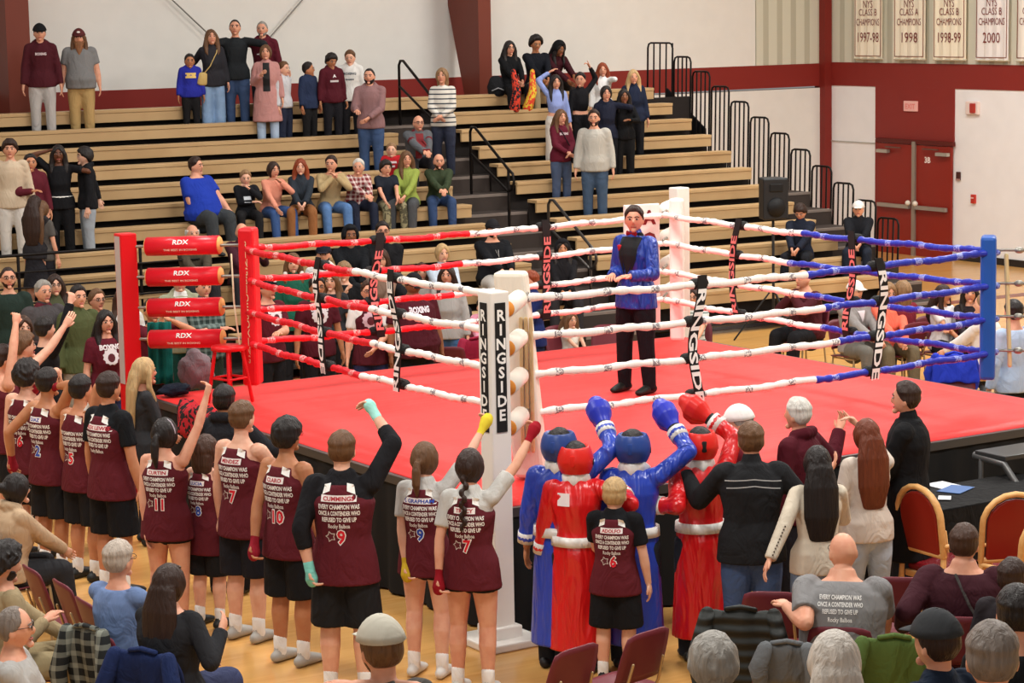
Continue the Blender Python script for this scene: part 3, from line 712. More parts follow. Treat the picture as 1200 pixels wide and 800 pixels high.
            torso(m, .022, z0=-.02, ext=ex+.012+hm, flare=1.03); sleeves(m, 2.0, .017, 1.1); collar(m, .025, .060); nm = 'jacket'
        elif tk == 'coat':
            torso(m, .028, ext=.20 if stand else .04, flare=1.15); sleeves(m, 2.0, .017, 1.1); collar(m, .03, .06); nm = 'coat'
        elif tk == 'sweater': torso(m, .017, z0=-.02, z1=.31, ext=ex+hm); sleeves(m, 2.0, .015); nm = 'sweater'; collar(m, .012, .055)
        elif tk == 'tank': torso(m, .014+.010*order, z1=.30, wtop=.76, ext=.025+hm, flare=1.03); nm = 'jersey'; 
        elif tk == 'robe':
            torso(m, .022, ext=0); sleeves(m, 1.75, .018, 1.45); nm = 'robe'
            m.tube([Pv+np.array([0, 0, .09*H]), Pv+np.array([0, 0, -.0*H]), Pv+np.array([0, 0, -.2*H]), Pv+np.array([0, 0, -.42*H])], [(.09*H, .075*H), (.108*H, .088*H), (.118*H, .098*H), (.13*H, .112*H)], 20, side=(1, 0, 0), caps='s')
        elif tk == 'crop': torso(m, .010, z0=.08, ext=0); sleeves(m, 2.0, .010); nm = 'shirt'
        after = None
        g = garment(nm, m, tm, after=txt if (spec is over or (over is None and spec is top)) else None)
        if tk == 'robe':
            m = MB(); m.tube([Pv+np.array([0, 0, .035*H]), Pv+np.array([0, 0, .075*H])], [(.113*H, .094*H), (.110*H, .092*H)], 24, side=(1, 0, 0), caps=False); m.build('belt', mat('e6e2dc', 'satin', .4), g, True)
            m = MB(); m.tube([NB+np.array([-.06*H, .03*H, -.02*H]), NB+np.array([-.045*H, -.02*H, .01*H]), NB+np.array([0, -.05*H, .0]), NB+np.array([.045*H, -.02*H, .01*H]), NB+np.array([.06*H, .03*H, -.02*H])], [(.009*H, .026*H)]*5, 10); m.build('collar', mat('e9e5df', 'satin', .4), g, True)
            for q in (1, -1):
                S, E, Wr = AJ[q][:3]; d = nrm(Wr-E); e = E+(Wr-E)*.75; m = MB(); m.tube([e-d*.06, e+d*.02], [armr+.020, armr+.022], 16, caps=False); m.build('cuff', mat('e6e2dc', 'satin', .4), g, True)
        if tk == 'coat' or (tk == 'jacket' and abs(face) < 100):
            pass
        return g
    g0 = top_garment(top) if top else None
    g1 = top_garment(over, order=1) if over else None
    # ---- hair
    hcol = HAIR.get(hair, hair); hm = mat(hcol, 'hair', .5)
    lon = hs in ('long', 'longc', 'pony', 'braid', 'bun', 'bob', 'half')
    if hs not in ('bald',):
        th = {'buzz': .006, 'short': .014, 'curly': .038, 'afro': .038, 'bob': .02, 'mop': .024, 'thin': .007}.get(hs, .016)*hscale
        if fem and not lon: th = .016
        ph = rnd.random()*6
        m = MB()
        def hf(d):
            az = abs(atan2(d[0], d[1]))/pi    # 0 front .. 1 back
            hl = .66 if az < .2 else .66-.62*min(1, (az-.2)/.2) if az < .4 else .04-.62*min(1, (az-.4)/.28)
            if hs in ('fringe', 'thin') : hl = hl+ (.25 if az < .3 else 0)
            if hs == 'mop' and az < .35: hl -= .22
            if lon: hl = (.70-.7*min(1, az/.26)*1.0) if az < .26 else -.1-.8*min(1, (az-.26)/.16)
            k_ = min(1, max(0, (d[2]-hl)/.2+.5)); k_ = k_*k_*(3-2*k_)
            if hs == 'fringe' and d[2] > .45: k_ = 0
            p = head_shape(d, hw, hd, hh, fem); r = np.linalg.norm(p)
            nz = 1+.25*sin(d[0]*9+ph)*sin(d[2]*8+ph*2)*cos(d[1]*7)
            if hs in ('curly', 'afro'): nz = 1+.45*sin(d[0]*17+ph)*sin(d[2]*15+ph)*cos(d[1]*16)
            tt = th*nz*((1.35 if d[2] > .35 else .55) if hs == 'short' else 1.2 if (d[2] > .4 and hs == 'mop') else 1)
            return p*(1+(k_*tt*1.05-(1-k_)*(.02+vox*.5))/r)
        m.ell(HC, (1, 1, 1), HR, 34, fn=hf)
        bd = HR; P_ = lambda x, y, z: HC+HR@(np.array([x, y, z])*hscale)
        def Q(x, y, z):   # hangs straight down from the head, against the back
            v = P_(x, y, min(z, 0) if z > -.1 else -.1); 
            if z < -.1: v = v+np.array([0, -.01, (z+.1)])*1.0
            return v
        L = .40
        if hs in ('long', 'longc', 'half'):
            L = {'long': .36, 'longc': .45, 'half': .26}[hs]
            back_y = -.085
            m.tube([P_(0, -.03, .06), P_(0, -.075, -.02), Q(0, -.10, -.14), Q(0, -.115, -.14-L*.45), Q(0, -.11, -.14-L*.8)], [(.07, .05), (.095, .06), (.125, .05), (.125, .04), (.085, .02)], 18, side=(1, 0, 0))
            if abs(face) < 120:
                for q in (1, -1): m.tube([P_(q*.05, .045, .06), P_(q*.078, .03, -.01), Q(q*.09, .03, -.12), Q(q*.09, .065, -.22), Q(q*.075, .085, -.14-L*.5)], [(.02, .03), (.022, .04), (.028, .04), (.026, .032), (.012, .014)], 10)
        elif hs == 'bob':
            m.tube([P_(0, -.02, .05), P_(0, -.045, -.03), P_(0, -.05, -.10), P_(0, -.05, -.15)], [(.07, .06), (.092, .07), (.095, .065), (.08, .05)], 18, side=(1, 0, 0))
        elif hs == 'pony':
            m.tube([P_(0, -.085, .01), P_(0, -.135, -.0), P_(0, -.15, -.05), Q(0, -.15, -.14), Q(0, -.135, -.22)], [.02, .026, .034, .03, .012], 12)
        elif hs == 'braid':
            for j in range(9): m.ell(Q((.012 if j % 2 else -.012), -.105-.015*min(j, 3), -.06-.04*j), (.024-.0012*j, .022, .03), None, 8)
        elif hs == 'bun': m.ell(P_(0, -.11, .03), (.045, .04, .042), HR, 12)
        if hs == 'afro': pass
        garment('hair', m, hm, max(.008, vox))
    vis = abs(((face+look+180) % 360)-180) < 112
    # ---- face details
    if vis:
        for q in (1, -1):
            m = MB(); c = HR@np.array([q*.031*hscale, hd*.885, .012*hscale])+HC
            m.ell(c, (.0155*hscale, .008, .0075*hscale), HR, 10); m.cur = 1; m.ell(c+HR@np.array([0, .0052, 0]), (.0085*hscale, .0045, .0078*hscale), HR, 8)
            m.build('eye', [mat('b9a79c', 'plain', .3), mat('2a1a12', 'plain', .3)], root, True)
            m = MB(); m.tube([HC+HR@np.array([q*.014*hscale, hd*.955, .030*hscale]), HC+HR@np.array([q*.032*hscale, hd*.925, .036*hscale]), HC+HR@np.array([q*.05*hscale, hd*.80, .029*hscale])], .0042*hscale, 6); m.build('eyebrow', mat(hcol if hair not in ('w',) else 'a59a90', 'hair'), root, True)
        m = MB(); m.tube([HC+HR@np.array([-.022*hscale, hd*.83, -.058*hscale]), HC+HR@np.array([0, hd*.925, -.057*hscale]), HC+HR@np.array([.022*hscale, hd*.83, -.058*hscale])], .0055*hscale, 7); m.build('mouth', mat('a8564c', 'skin'), root, True)
    if glasses:
        m = MB()
        for q in (1, -1):
            c = HC+HR@np.array([q*.033*hscale, hd*1.0, .012*hscale]); pts = [c+HR@np.array([cos(t)*.023*hscale, -abs(cos(t))*.004, sin(t)*.016*hscale]) for t in np.linspace(0, 2*pi, 13)]; m.tube(pts, .0022, 5, caps=False)
            m.tube([HC+HR@np.array([q*.056*hscale, hd*.96, .016*hscale]), HC+HR@np.array([q*(hw+.004), 0, .014*hscale])], .002, 5)
        m.tube([HC+HR@np.array([-.01, hd*1.02, .014]), HC+HR@np.array([.01, hd*1.02, .014])], .002, 5); m.build('glasses', mat('2a2522', 'plain', .3), root, True)
    if beard:
        m = MB(); bl_ = 1.0 if beard != 'long' else 1.9
        def bf(d):
            p = head_shape(d, hw, hd, hh, fem); r = np.linalg.norm(p); az = abs(atan2(d[0], d[1]))/pi
            k_ = 1 if (d[2] < -.42+.25*az*2 and az < .5) else 0
            q_ = p*(1+(k_*(.010 if beard != 'stub' else .004)*(2.2 if beard == 'long' else 1)-(1-k_)*.04)/r); 
            if k_ and d[2] < -.55: q_[2] *= 1.04 if beard != 'long' else 1.0
            return q_
        m.ell(HC, (1, 1, 1), HR, 30, fn=bf)
        if beard == 'long': m.tube([HC+HR@np.array([0, hd*.75, -.08]), NB+np.array([0, .1, .0]), NB+np.array([0, .13, -.12])], [(.07, .04), (.065, .03), (.02, .012)], 12, side=(1, 0, 0))
        garment('beard', m, mat(hcol if beard != 'long' else '7a4f30', 'hair'), max(.007, vox*.8))
    # ---- hats and head gear
    if hat:
        hk, hc = hat[0], hat[1]; cmx = mat(hc, 'cloth', .8, None, 1, .1)
        if hk in ('cap', 'capback'):
            m = MB(); 
            def cf(d):
                p = head_shape(d, hw, hd, hh, 0); r = np.linalg.norm(p); k_ = 1 if d[2] > .22 else 0
                return p*(1+(k_*.024*hscale-(1-k_)*.03)/r)*np.array([1, 1, 1.02])
            m.ell(HC, (1, 1, 1), HR@rx(-.08), 30, fn=cf)
            sg = 1 if hk == 'cap' else -1
            m.tube([HC+HR@np.array([0, sg*hd*.8, .045*hscale]), HC+HR@np.array([0, sg*(hd+.055), .035*hscale])], [(.07*hscale, .008), (.055*hscale, .006)], 14, side=HR@np.array([1., 0, 0]))
            m.ell(HC+HR@np.array([0, 0, hh+.024]), (.008, .008, .006), None, 8)
            c = m.build('cap', cmx, root, True)
            if len(hat) > 2:
                m = MB(); m.ell(HC+HR@np.array([0, hd+.018, .085*hscale]), (.026, .008, .016), HR@rx(.3), 8); m.build('cap_badge', mat(hat[2], 'plain', .6), c, True)
        elif hk == 'hood':
            m = MB()
            def of(d):
                az = abs(atan2(d[0], d[1]))/pi; p = head_shape(d, hw, hd, hh, 0); r = np.linalg.norm(p); k_ = 0 if (az < .3 and d[2] < .62) or (az < .42 and d[2] < -.2) else 1
                return p*(1+(k_*.036-(1-k_)*.03)/r)
            m.ell(HC, (1, 1, 1), HR, 40, fn=of); m.tube([HC+HR@np.array([0, -.05, -.05]), NB+np.array([0, -.03*H, 0])], [.09, .08], 12); garment('hood', m, cmx)
        elif hk == 'gear':
            m = MB()
            def gf(d):
                p = head_shape(d, hw, hd, hh, 0); r = np.linalg.norm(p); az = atan2(d[0], d[1])/pi
                k_ = 1 if (-.25 < d[2] < .62) else 0
                if .25 < abs(az) < .62 and -.72 < d[2] <= -.25: k_ = 1
                if abs(az) >= .62 and -.5 < d[2] <= -.25: k_ = 1
                return p*(1+(k_*.046*hscale-(1-k_)*.03)/r)
            m.ell(HC, (1, 1, 1), HR, 44, fn=gf)
            g = garment('head_guard', m, mat(hc, 'plain', .35), max(.007, vox))
            for q in (1, -1):
                m = MB(); m.tube([HC+HR@np.array([q*(hw+.038), -.005, -.01]), HC+HR@np.array([q*(hw+.048), -.005, -.01])], .022*hscale, 12, caps=False); m.build('ear_hole', BLK, g, True)
            m = MB(); m.tube([HC+HR@np.array([0, -hd-.042, .05]), HC+HR@np.array([0, -hd-.044, -.02])], [(.018, .006)]*2, 8, side=HR@np.array([1., 0, 0])); m.build('rear_strap', BLK if extra else cmx, g, True)
    # ---- hands
    for idx, q in ((0, left), (1, -left)):
        ht = hands[idx]; S, E, Wr, hv, nb_, sd = AJ[q]
        if isinstance(ht, tuple) and ht[0] == 'wrap':
            m = MB(); m.tube([Wr-hv*.05, Wr-hv*.005, Wr+hv*.03, Wr+hv*.075, Wr+hv*.095], [(armr*.66, armr*.64), (armr*.68, armr*.66), (.043, .036), (.052, .046), (.044, .042)], 14, side=sd); m.ell(Wr+hv*.05-sd*.03, (.02, .02, .026), None, 8); garment('hand_wrap', m, mat(ht[1], 'cloth', .8), max(.007, vox))
        if isinstance(ht, tuple) and ht[0] == 'glove':
            m = MB(); c = Wr+hv*.07; m.tube([Wr-hv*.02, Wr+hv*.02, Wr+hv*.08, Wr+hv*.155, Wr+hv*.20], [(.048, .048), (.062, .06), (.098, .088), (.102, .094), (.066, .066)], 16, side=sd); m.tube([Wr+hv*.03-sd*.05+nb_*-.02, Wr+hv*.1-sd*.09-nb_*.035, Wr+hv*.15-sd*.07-nb_*.05], [.03, .038, .03], 10)
            g = garment('boxing_glove', m, mat(ht[1], 'plain', .35), max(.008, vox))
            m = MB(); m.tube([Wr-hv*.075, Wr-hv*.015], [.047, .05], 14, caps=False); m.build('glove_cuff', BLK, g, True)
            m = MB(); 
            letter_mb(m, 'RDX', .03, lambda a_, b_: Wr+hv*(.09+b_)+nb_*.094+sd*a_, .03); m.build('lettering', mat('d9e0d4', 'plain', .5), g)
        if watch and idx == 0:
            m = MB(); m.tube([Wr-hv*.03, Wr-hv*.012], [armr*.66, armr*.64], 14, caps=False); m.ell(Wr-hv*.02+nb_*armr*.66, (.018, .018, .018), None, 10); m.build('watch', BLK, root, True)
    if head: head(root, HC, HR, hw, hd, hh, NB)
    info = dict(root=root, HC=HC, HR=HR, NB=NB, P=Pv, s=s, H=H, AJ=AJ, LJ=LJ, Rw=Rw, wroot=wroot, left=left, b=b, armr=armr, belly=belly, g=(g1 or g0))
    if extra: extra(info)
    TXTQ.append((info['g'], txt, info)) if txt else None
    return info
TXTQ = []
# ---------- lettering thrown onto a finished garment from behind ('b') or from the front ('f')
def project_text(g, spec, info):
    side, items = spec
    bvh = BVHTree.FromPolygons([v.co for v in g.data.vertices], [p.vertices for p in g.data.polygons])
    NB, s, H, P = info['NB'], info['s'], info['H'], info['P']
    dy = 1. if side == 'b' else -1.; R = Matrix.Identity(3)
    fw = np.array([0, dy, 0]); fw = nrm(fw-s*(fw@s)*.85); right = np.cross(fw, s); right = nrm(right)
    def throw(u, z, lift):
        o = NB+right*u+s*z-fw*1.0; hit = bvh.ray_cast(Vector(o), Vector(fw))
        if hit[0] is None: return o+fw*.9
        return np.array(hit[0])-fw*lift
    for it in items:
        kind = it[0]; m = MB()
        if kind == 'text':
            _, st, z, size, fit, col, bold = it[:7]
            v, f = text2d(st, bold)
            w = v[:, 0].max()-v[:, 0].min(); kx = fit/w if fit else size
            m.add([throw(p[0]*kx, z+(p[1]-.36)*size, .004) for p in v], f); m.build('lettering', mat(col, 'plain', .7), g)
        elif kind == 'num':
            _, st, x, z, size, col = it
            for bold, c, lf in ((.055, 'f3efe9', .003), (.0, col, .006)):
                v, f = text2d(st, bold+.03)
                m = MB(); m.add([throw(x+p[0]*size*.9, z+(p[1]-.36)*size, lf) for p in v], f); m.build('number', mat(c, 'plain', .6), g)
        elif kind == 'rect':
            _, x, z, w, h, col, lf = it; n = 6; vs = [throw(x-w/2+w*i/n, z+(j-.5)*h, lf) for i in range(n+1) for j in (0, 1)]
            m.add(vs, [(2*i, 2*i+2, 2*i+3, 2*i+1) for i in range(n)]); m.build('patch', mat(col, 'plain', .7), g)
        elif kind == 'poly':
            _, pts, col, lf = it; bmx = bmesh.new(); bmx.faces.new([bmx.verts.new((a_, b_, 0)) for a_, b_ in pts]); bmesh.ops.triangulate(bmx, faces=bmx.faces[:])
            for _k in range(4):
                es = [e for e in bmx.edges if e.calc_length() > .03]
                if es: bmesh.ops.subdivide_edges(bmx, edges=es, cuts=1); bmesh.ops.triangulate(bmx, faces=bmx.faces[:])
            bmx.verts.index_update(); m.add([throw(v.co.x, v.co.y, lf) for v in bmx.verts], [tuple(v.index for v in f.verts) for f in bmx.faces]); bmx.free(); m.build('panel', mat(col, 'plain', .7), g)
        elif kind == 'lines':
            _, pts, wd, col = it; vs = []
            for (a_, b_), (c_, d_) in zip(pts[:-1], pts[1:]):
                n = 6
                for i in range(n+1):
                    t = i/n; p = throw(a_+(c_-a_)*t, b_+(d_-b_)*t, .004); m_ = s*wd/2; vs += [p-m_, p+m_]
                o_ = len(vs)-2*(n+1); m.f += [(o_+2*i, o_+2*i+2, o_+2*i+3, o_+2*i+1) for i in range(n)]
            m.v = [tuple(map(float, q)) for q in vs]; m.mi = [0]*len(m.f); m.build('piping', mat(col, 'plain', .6), g)
MAR = '5c1e26'
def jersey(name, num, ncol='d3192b', bcol=None, k=1.0, short=False):
    q = []
    q += [('poly', [(-.10*k, -.055*k), (-.055*k, -.045*k), (-.06*k, -.095*k), (-.115*k, -.12*k)], 'f3efe9', .005), ('poly', [(.10*k, -.055*k), (.055*k, -.045*k), (.06*k, -.095*k), (.115*k, -.12*k)], 'f3efe9', .005)]
    if name: w_ = min(.27, .027*len(name))*k; q += [('rect', 0, -.145*k, w_+.03*k, .046*k, 'f0e6e2', .003), ('text', name, -.145*k, .04*k, w_, bcol or 'b52b38', .03)]
    for i, (t, w) in enumerate((('EVERY CHAMPION WAS', .285), ('ONCE A CONTENDER WHO', .29), ('REFUSED TO GIVE UP', .24))): q.append(('text', t, (-.2-.045*i)*k, .043*k, w*k, 'f0ebe5', .035))
    q.append(('text', 'Rocky Balboa', -.335*k, .042*k, .15*k, 'e6dfd8', .015))
    if num:
        q.append(('num', num, .015*k, -.41*k, .125*k, ncol))
        st = lambda r: [((-.06-(.02*(len(num)-1)))*k+cos(a_)*r*k*(1 if i % 2 else .6), -.41*k+sin(a_)*r*k*(1 if i % 2 else .6)) for i, a_ in enumerate(np.linspace(0, 2*pi, 11)[:-1])]
        q.append(('poly', st(.04), 'cfc3b8', .003)); q.append(('poly', st(.03), '5c1e26', .005))
    return ('b', q)
def chest(w=.26, z=-.16, col='e6dfdf', lines=('AMSTERDAM', 'BOXING')):
    return ('f', [('text', 'BOXING', z+.03, .07, w, col, .05)])
def emblem(col='ddd4d6', z=-.17, r=.10):
    ring_ = [(cos(a_)*r*(1 if i % 2 else .86), z+sin(a_)*r*(1 if i % 2 else .86)) for i, a_ in enumerate(np.linspace(0, 2*pi, 25)[:-1])]
    inner = [(cos(a_)*r*.45, z-.01+sin(a_)*r*.5) for a_ in np.linspace(0, 2*pi, 11)[:-1]]
    return [('poly', ring_, col, .003), ('poly', inner, MAR, .005)]
def finish():
    bpy.context.view_layer.update()
    todo = []
    for o, v, ex, af in PEND:
        r = o.modifiers.new('r', 'REMESH'); r.mode = 'VOXEL'; r.voxel_size = v; r.use_smooth_shade = True
        sm = o.modifiers.new('s', 'SMOOTH'); sm.factor = .5; sm.iterations = 3 if o.name.split('.')[0] not in ('body', 'hair') else 1
    dg = bpy.context.evaluated_depsgraph_get(); dg.update()
    for o, v, ex, af in PEND:
        me = bpy.data.meshes.new_from_object(o.evaluated_get(dg))
        if len(me.vertices) < 8: print('remesh failed', o.name); me = o.data
        if ex is not None and len(ex.v):
            n0 = len(me.vertices); V = np.empty(n0*3, np.float32); me.vertices.foreach_get('co', V)
            fs = [tuple(p.vertices) for p in me.polygons]+[tuple(i+n0 for i in f) for f in ex.f]
            m2 = bpy.data.meshes.new('body'); m2.from_pydata(V.reshape(-1, 3).tolist()+ex.v, [], fs); m2.materials.append(o.data.materials[0]); m2.shade_smooth(); me = m2
        o.modifiers.clear(); old = o.data; o.data = me
    for g, spec, info in TXTQ: project_text(g, spec, info)
# ================================================================== THE PEOPLE
P = person
# ---- extras
def ex_mc(i):
    rt, HC, HR, NB, H = i['root'], i['HC'], i['HR'], i['NB'], i['H']
    m = MB(); c = NB+np.array([0, .065, .02])
    for q in (1, -1): m.tube([c, c+np.array([q*.05, 0, 0])], [(.008, .008), (.014, .028)], 10)
    m.build('bow_tie', mat('8c1420', 'cloth', .6), rt, True)
    m = MB(); m.tube([NB+np.array([.10, .115, -.14]), NB+np.array([.10, .12, -.10])], [(.022, .012), (.03, .014)], 8, side=(1, 0, 0)); m.build('pocket_square', mat('b01c24', 'cloth', .6), rt, True)
def crossbag(col='c7a96b', px=1):
    def f(i):
        NB, H = i['NB'], i['H']; m = MB()
        m.tube([NB+np.array([-px*.09, .02, -.01]), NB+np.array([-px*.05, .13, -.10]), NB+np.array([px*.06, .15, -.30]), NB+np.array([px*.16, .12, -.42])], .008, 6)
        m.tube([NB+np.array([px*.17, .12, -.42]), NB+np.array([px*.19, .12, -.56])], [(.07, .03), (.08, .035)], 12, side=(1, 0, 0)); m.build('shoulder_bag', mat(col, 'cloth', .6), i['root'], True)
    return f
def ex_strapback(i):
    NB = i['NB']; m = MB(); m.tube([NB+np.array([-.05, -.12, -.02]), NB+np.array([.04, -.2, -.2]), NB+np.array([.17, -.19, -.42])], (.014, .006), 8); m.build('bag_strap', mat('3b3634', 'cloth', .6), i['root'], True)
def ex_shades(i):
    HC, HR, m = i['HC'], i['HR'], MB()
    for q in (1, -1): m.ell(HC+HR@np.array([q*.035, .05, .105]), (.028, .012, .018), HR@rx(.9), 10)
    m.tube([HC+HR@np.array([-.07, .03, .09]), HC+HR@np.array([-.082, -.05, .03])], .004, 5); m.tube([HC+HR@np.array([.07, .03, .09]), HC+HR@np.array([.082, -.05, .03])], .004, 5)
    m.build('sunglasses', mat('4a3a30', 'plain', .2), i['root'], True)
def ex_pigtails(i):
    HC, m = i['HC'], MB()
    for q in (1, -1): m.ell(HC+np.array([q*.1, .03, -.12]), (.03, .03, .04), None, 10)
    m.build('hair_pompom', mat('f2ece6', 'cloth', .8), i['root'], True)
def ex_lanyard(i):
    NB, m = i['NB'], MB(); by = .15+i['belly']*.6
    m.tube([NB+np.array([-.05, .05, 0]), NB+np.array([0, by, -.22]), NB+np.array([.05, .05, 0])], .006, 6); m.build('lanyard', mat('c9c6c2', 'cloth'), i['root'], True)
    m = MB(); m.box(NB+np.array([0, by+.01, -.28]), (.07, .008, .09)); m.build('badge', mat('e9e6e0', 'plain', .5), i['root'])
def ex_belt(col):
    def f(i):
        P_, H = i['P'], i['H']; m = MB(); m.tube([P_+np.array([0, 0, .03*H]), P_+np.array([0, 0, .05*H])], [(.108*H, .082*H)]*2, 20, side=(1, 0, 0), caps=False); m.build('belt', mat(col, 'cloth', .7), i['root'], True)
    return f
def ex_headband(i):
    HC, HR, m = i['HC'], i['HR'], MB(); m.tube([HC+HR@(np.array([cos(t)*.098, -.01+.0*t, sin(t)*.13])) for t in np.linspace(.15, pi-.15, 12)], .006, 6); m.build('head_band', mat('b9a9b4', 'plain', .6), i['root'], True)
def ex_holes(i):
    for q in (1, -1):
        S, E, Wr = i['AJ'][q][:3]; m = MB()
        for t in np.linspace(.0, .9, 10): m.ell(E+(Wr-E)*t+np.array([q*.0, -.052, .02]), (.0065, .0065, .0065), None, 6)
        m.build('open_work', mat('4b3d34', 'plain', .8), i['root'], True)
WH2 = 'f2efea'
# ---- announcer in the ring
P('man in shiny blue brocade jacket and bow tie standing inside the ring', 743, 242, -40, H=1.8, base=1.0, skin='f', hair='d', hs='short', look=-32, arms=((716, 331, -.22), (734, 331, -.25)), top=('long', '141316'), over=('jacket', '1c3a9c', 'satin', None, 2.2), bot=('pants', '17161a'), shoes='17130f', legsp=.02, extra=ex_mc,
  txt=('f', [('poly', [(-.075, -.01), (.075, -.01), (.045, -.25), (0, -.42), (-.045, -.25)], '151417', .006), ('poly', [(-.12, -.02), (-.07, -.01), (-.03, -.40), (-.10, -.22)], '101014', .009), ('poly', [(.12, -.02), (.07, -.01), (.03, -.40), (.10, -.22)], '101014', .009)]))
# ---- top of the bleachers, left
P('man in black cap, maroon hoodie and light grey sweatpants by the left column', 46, 29, 12, row=0, skin='f', hs='short', top=('hoodie', '4a1b23'), bot=('pants', 'b3aeab'), hat=('cap', '1b1a1c'), txt=('f', [('text', 'BOXING', -.16, .05, .16, 'd9c9cb', .04)]))
P('man with a long ginger beard in grey T-shirt and tan trousers', 92, 35, 8, row=0, b=1.25, skin='f', hair='n', hs='half', beard='long', top=('tee', '7b7a7a'), bot=('pants', 'b39462'), hat=('cap', '5b2a2a', 'e6dcd6'), belly=.08)
P('boy in royal blue hooded top with yellow print and black trousers', 222, 67, 15, row=0, H=1.22, skin='t', hair='k', top=('hoodie', '2a3098'), bot=('pants', '1b1a1c'), txt=('f', [('rect', 0, -.13, .16, .08, 'e3c06e', .004)]))
P('woman in dark jacket and pale jeans with a tan shoulder bag', 247, 35, 20, row=0, sex='f', hair='n', hs='half', top=('jacket', '2c2b30'), bot=('wide', '7f9bbd', 'denim'), arms=((216, 84, .0), 'down'), extra=crossbag(), nod=-8)
P('tall man in black sweater and blue jeans standing at the top row', 275, 23, 5, row=0, hair='k', hs='buzz', top=('sweater', '24272a'), bot=('pants', '35496b', 'denim'), arms=('nb', 'nb'), nod=-5)
P('grey-haired man in maroon hoodie standing behind the woman in pink', 307, 25, -5, row=0, hair='g', hs='buzz', beard='stub', top=('hoodie', '571a26'), bot=('pants', '2b2f3a'), arms=('nb', 'down'), txt=('f', [('text', 'A', -.2, .12, .16, 'e6dfdf', .05)]))
P('woman in dusty pink coat over black top and light jeans', 311, 53, 5, row=1, sex='f', hair='n', hs='pony', top=('tee', '1d1c1f'), over=('coat', 'b98580'), bot=('pants', '9fb0c6', 'denim'), arms=((306, 92, -.2), 'down'), nod=-8, txt=('f', [('poly', [(-.05, -.02), (.05, -.02), (.055, -.45), (-.055, -.45)], '1b1a1c', .006)]))
P('boy in pale grey hoodie beside the woman in the pink coat', 332, 72, 60, row=1, H=1.32, skin='l', hair='n', top=('hoodie', 'c3c2c6'), bot=('pants', '23283a'), arms=('down', (338, 92, -.1)))
P('boy in navy quilted jacket at the right of the pale grey hoodie boy', 361, 75, 55, row=1, H=1.3, skin='t', hair='k', hs='short', top=('jacket', '26304a'), bot=('pants', '1b1a1c'), look=-30)
P('boy in maroon hoodie with dark hair, head turned down to the right', 388, 63, 30, row=1, skin='t', hair='k', hs='mop', top=('hoodie', '4f1822'), bot=('pants', '1c1b20'), nod=15, txt=('f', [('text', 'A', -.12, .06, .06, 'e6dfdf', .05), ('rect', 0, -.2, .14, .03, 'cfc6c6', .004)]))
P('boy in white hoodie with dark lettering and black trousers', 410, 59, -5, row=1, skin='l', hair='n', top=('hoodie', 'd9d6d2'), bot=('pants', '1c1b1f'), arms=('nb', 'down'), nod=12, txt=('f', [('text', 'BOXING', -.13, .05, .2, '3a4652', .04), ('text', 'RINGSIDE', -.22, .03, .13, '3a4652', .04)]))
P('bearded man in mauve hoodie and jeans standing with one arm held out', 433, 93, -8, row=3, H=1.7, hair='k', hs='buzz', beard='full', top=('hoodie', '8d6a6a'), bot=('pants', '33486b', 'denim'), arms=((418, 134, -.35), 'clasp'), b=1.1)
P('small fair-haired boy in a red sports jersey', 458, 147, 0, row=5, H=1.12, skin='l', hair='l', stand=True, top=('tee', 'b01e26'), bot=('pants', '55585c'), txt=('f', [('rect', 0, -.1, .15, .03, 'f0dede', .004), ('rect', 0, -.16, .1, .03, 'f0dede', .004)]))
P('bald man in grey blazer, maroon shirt and glasses sitting on the steps', 490, 134, 20, row=4, stand=False, skin='f', hs='bald', glasses=True, b=1.15, top=('tee', '6b1f26'), over=('jacket', '5d5f63'), bot=('pants', '2b2a2e'), arms=('knee', 'knee'), lean=15, txt=('f', [('poly', [(-.06, -.02), (.06, -.02), (.05, -.4), (-.05, -.4)], '7c2328', .006)]))
P('woman in cream sweater with dark stripes standing in the aisle', 518, 82, -10, row=3, H=1.66, sex='f', hair='l', hs='bob', top=('sweater', 'd9d4ca', 'stripe', '3c4149', 14), bot=('pants', '262b3d', 'denim'), arms=('clasp', 'clasp'), nod=-6)
# ---- seated group left of the aisle
G6 = dict(row=6, stand=False)
P('heavy man in royal blue T-shirt and dark grey trousers sitting alone on the benches', 229, 187, 50, H=1.72, b=1.45, belly=.2, hair='d', look=-20, top=('tee', '2039a0'), bot=('pants', '3a3d40'), arms=((243, 255, -.1), 'thigh'), lean=-6, lat=0, **G6)
P('small boy in black and white top sitting between blue shirt and peach shirt', 287, 191, 15, H=1.3, skin='l', hair='l', hs='short', top=('long', '18191d'), bot=('pants', '1b1a1c'), arms=('cross', 'chin'), nod=10, txt=('f', [('rect', 0, -.2, .1, .08, 'dfe3e8', .004)]), **G6)
P('woman in peach shirt and jeans resting her chin on her hand', 320, 190, 35, sex='f', hair='d', hs='bun', top=('long', 'dd9179'), bot=('pants', '304a78', 'denim'), arms=('thigh', 'chin'), lean=8, shoes='c9c1b6', **G6)
P('red-haired woman in dark jacket and tan trousers', 352, 187, 5, sex='f', hair='r', hs='half', skin='l', top=('jacket', '2a3038'), bot=('pants', '8c5b36'), arms=('lap', 'lap'), **G6)
P('man in khaki shirt and jeans with both hands held to his mouth', 388, 182, 20, hair='d', top=('long', 'b39b72'), bot=('pants', '4c6d9a', 'denim'), arms=('chin', 'chin'), lean=12, look=30, shoes='9a9a98', **G6)
P('grey-haired man in red plaid shirt sitting with hands between his knees', 420, 185, 25, hair='w', b=1.05, top=('long', '7d2c30', 'plaid', 'd9c9c2', 16), bot=('pants', '24293a'), arms=('knee', 'knee'), lean=16, look=30, shoes='8c9090', **G6)
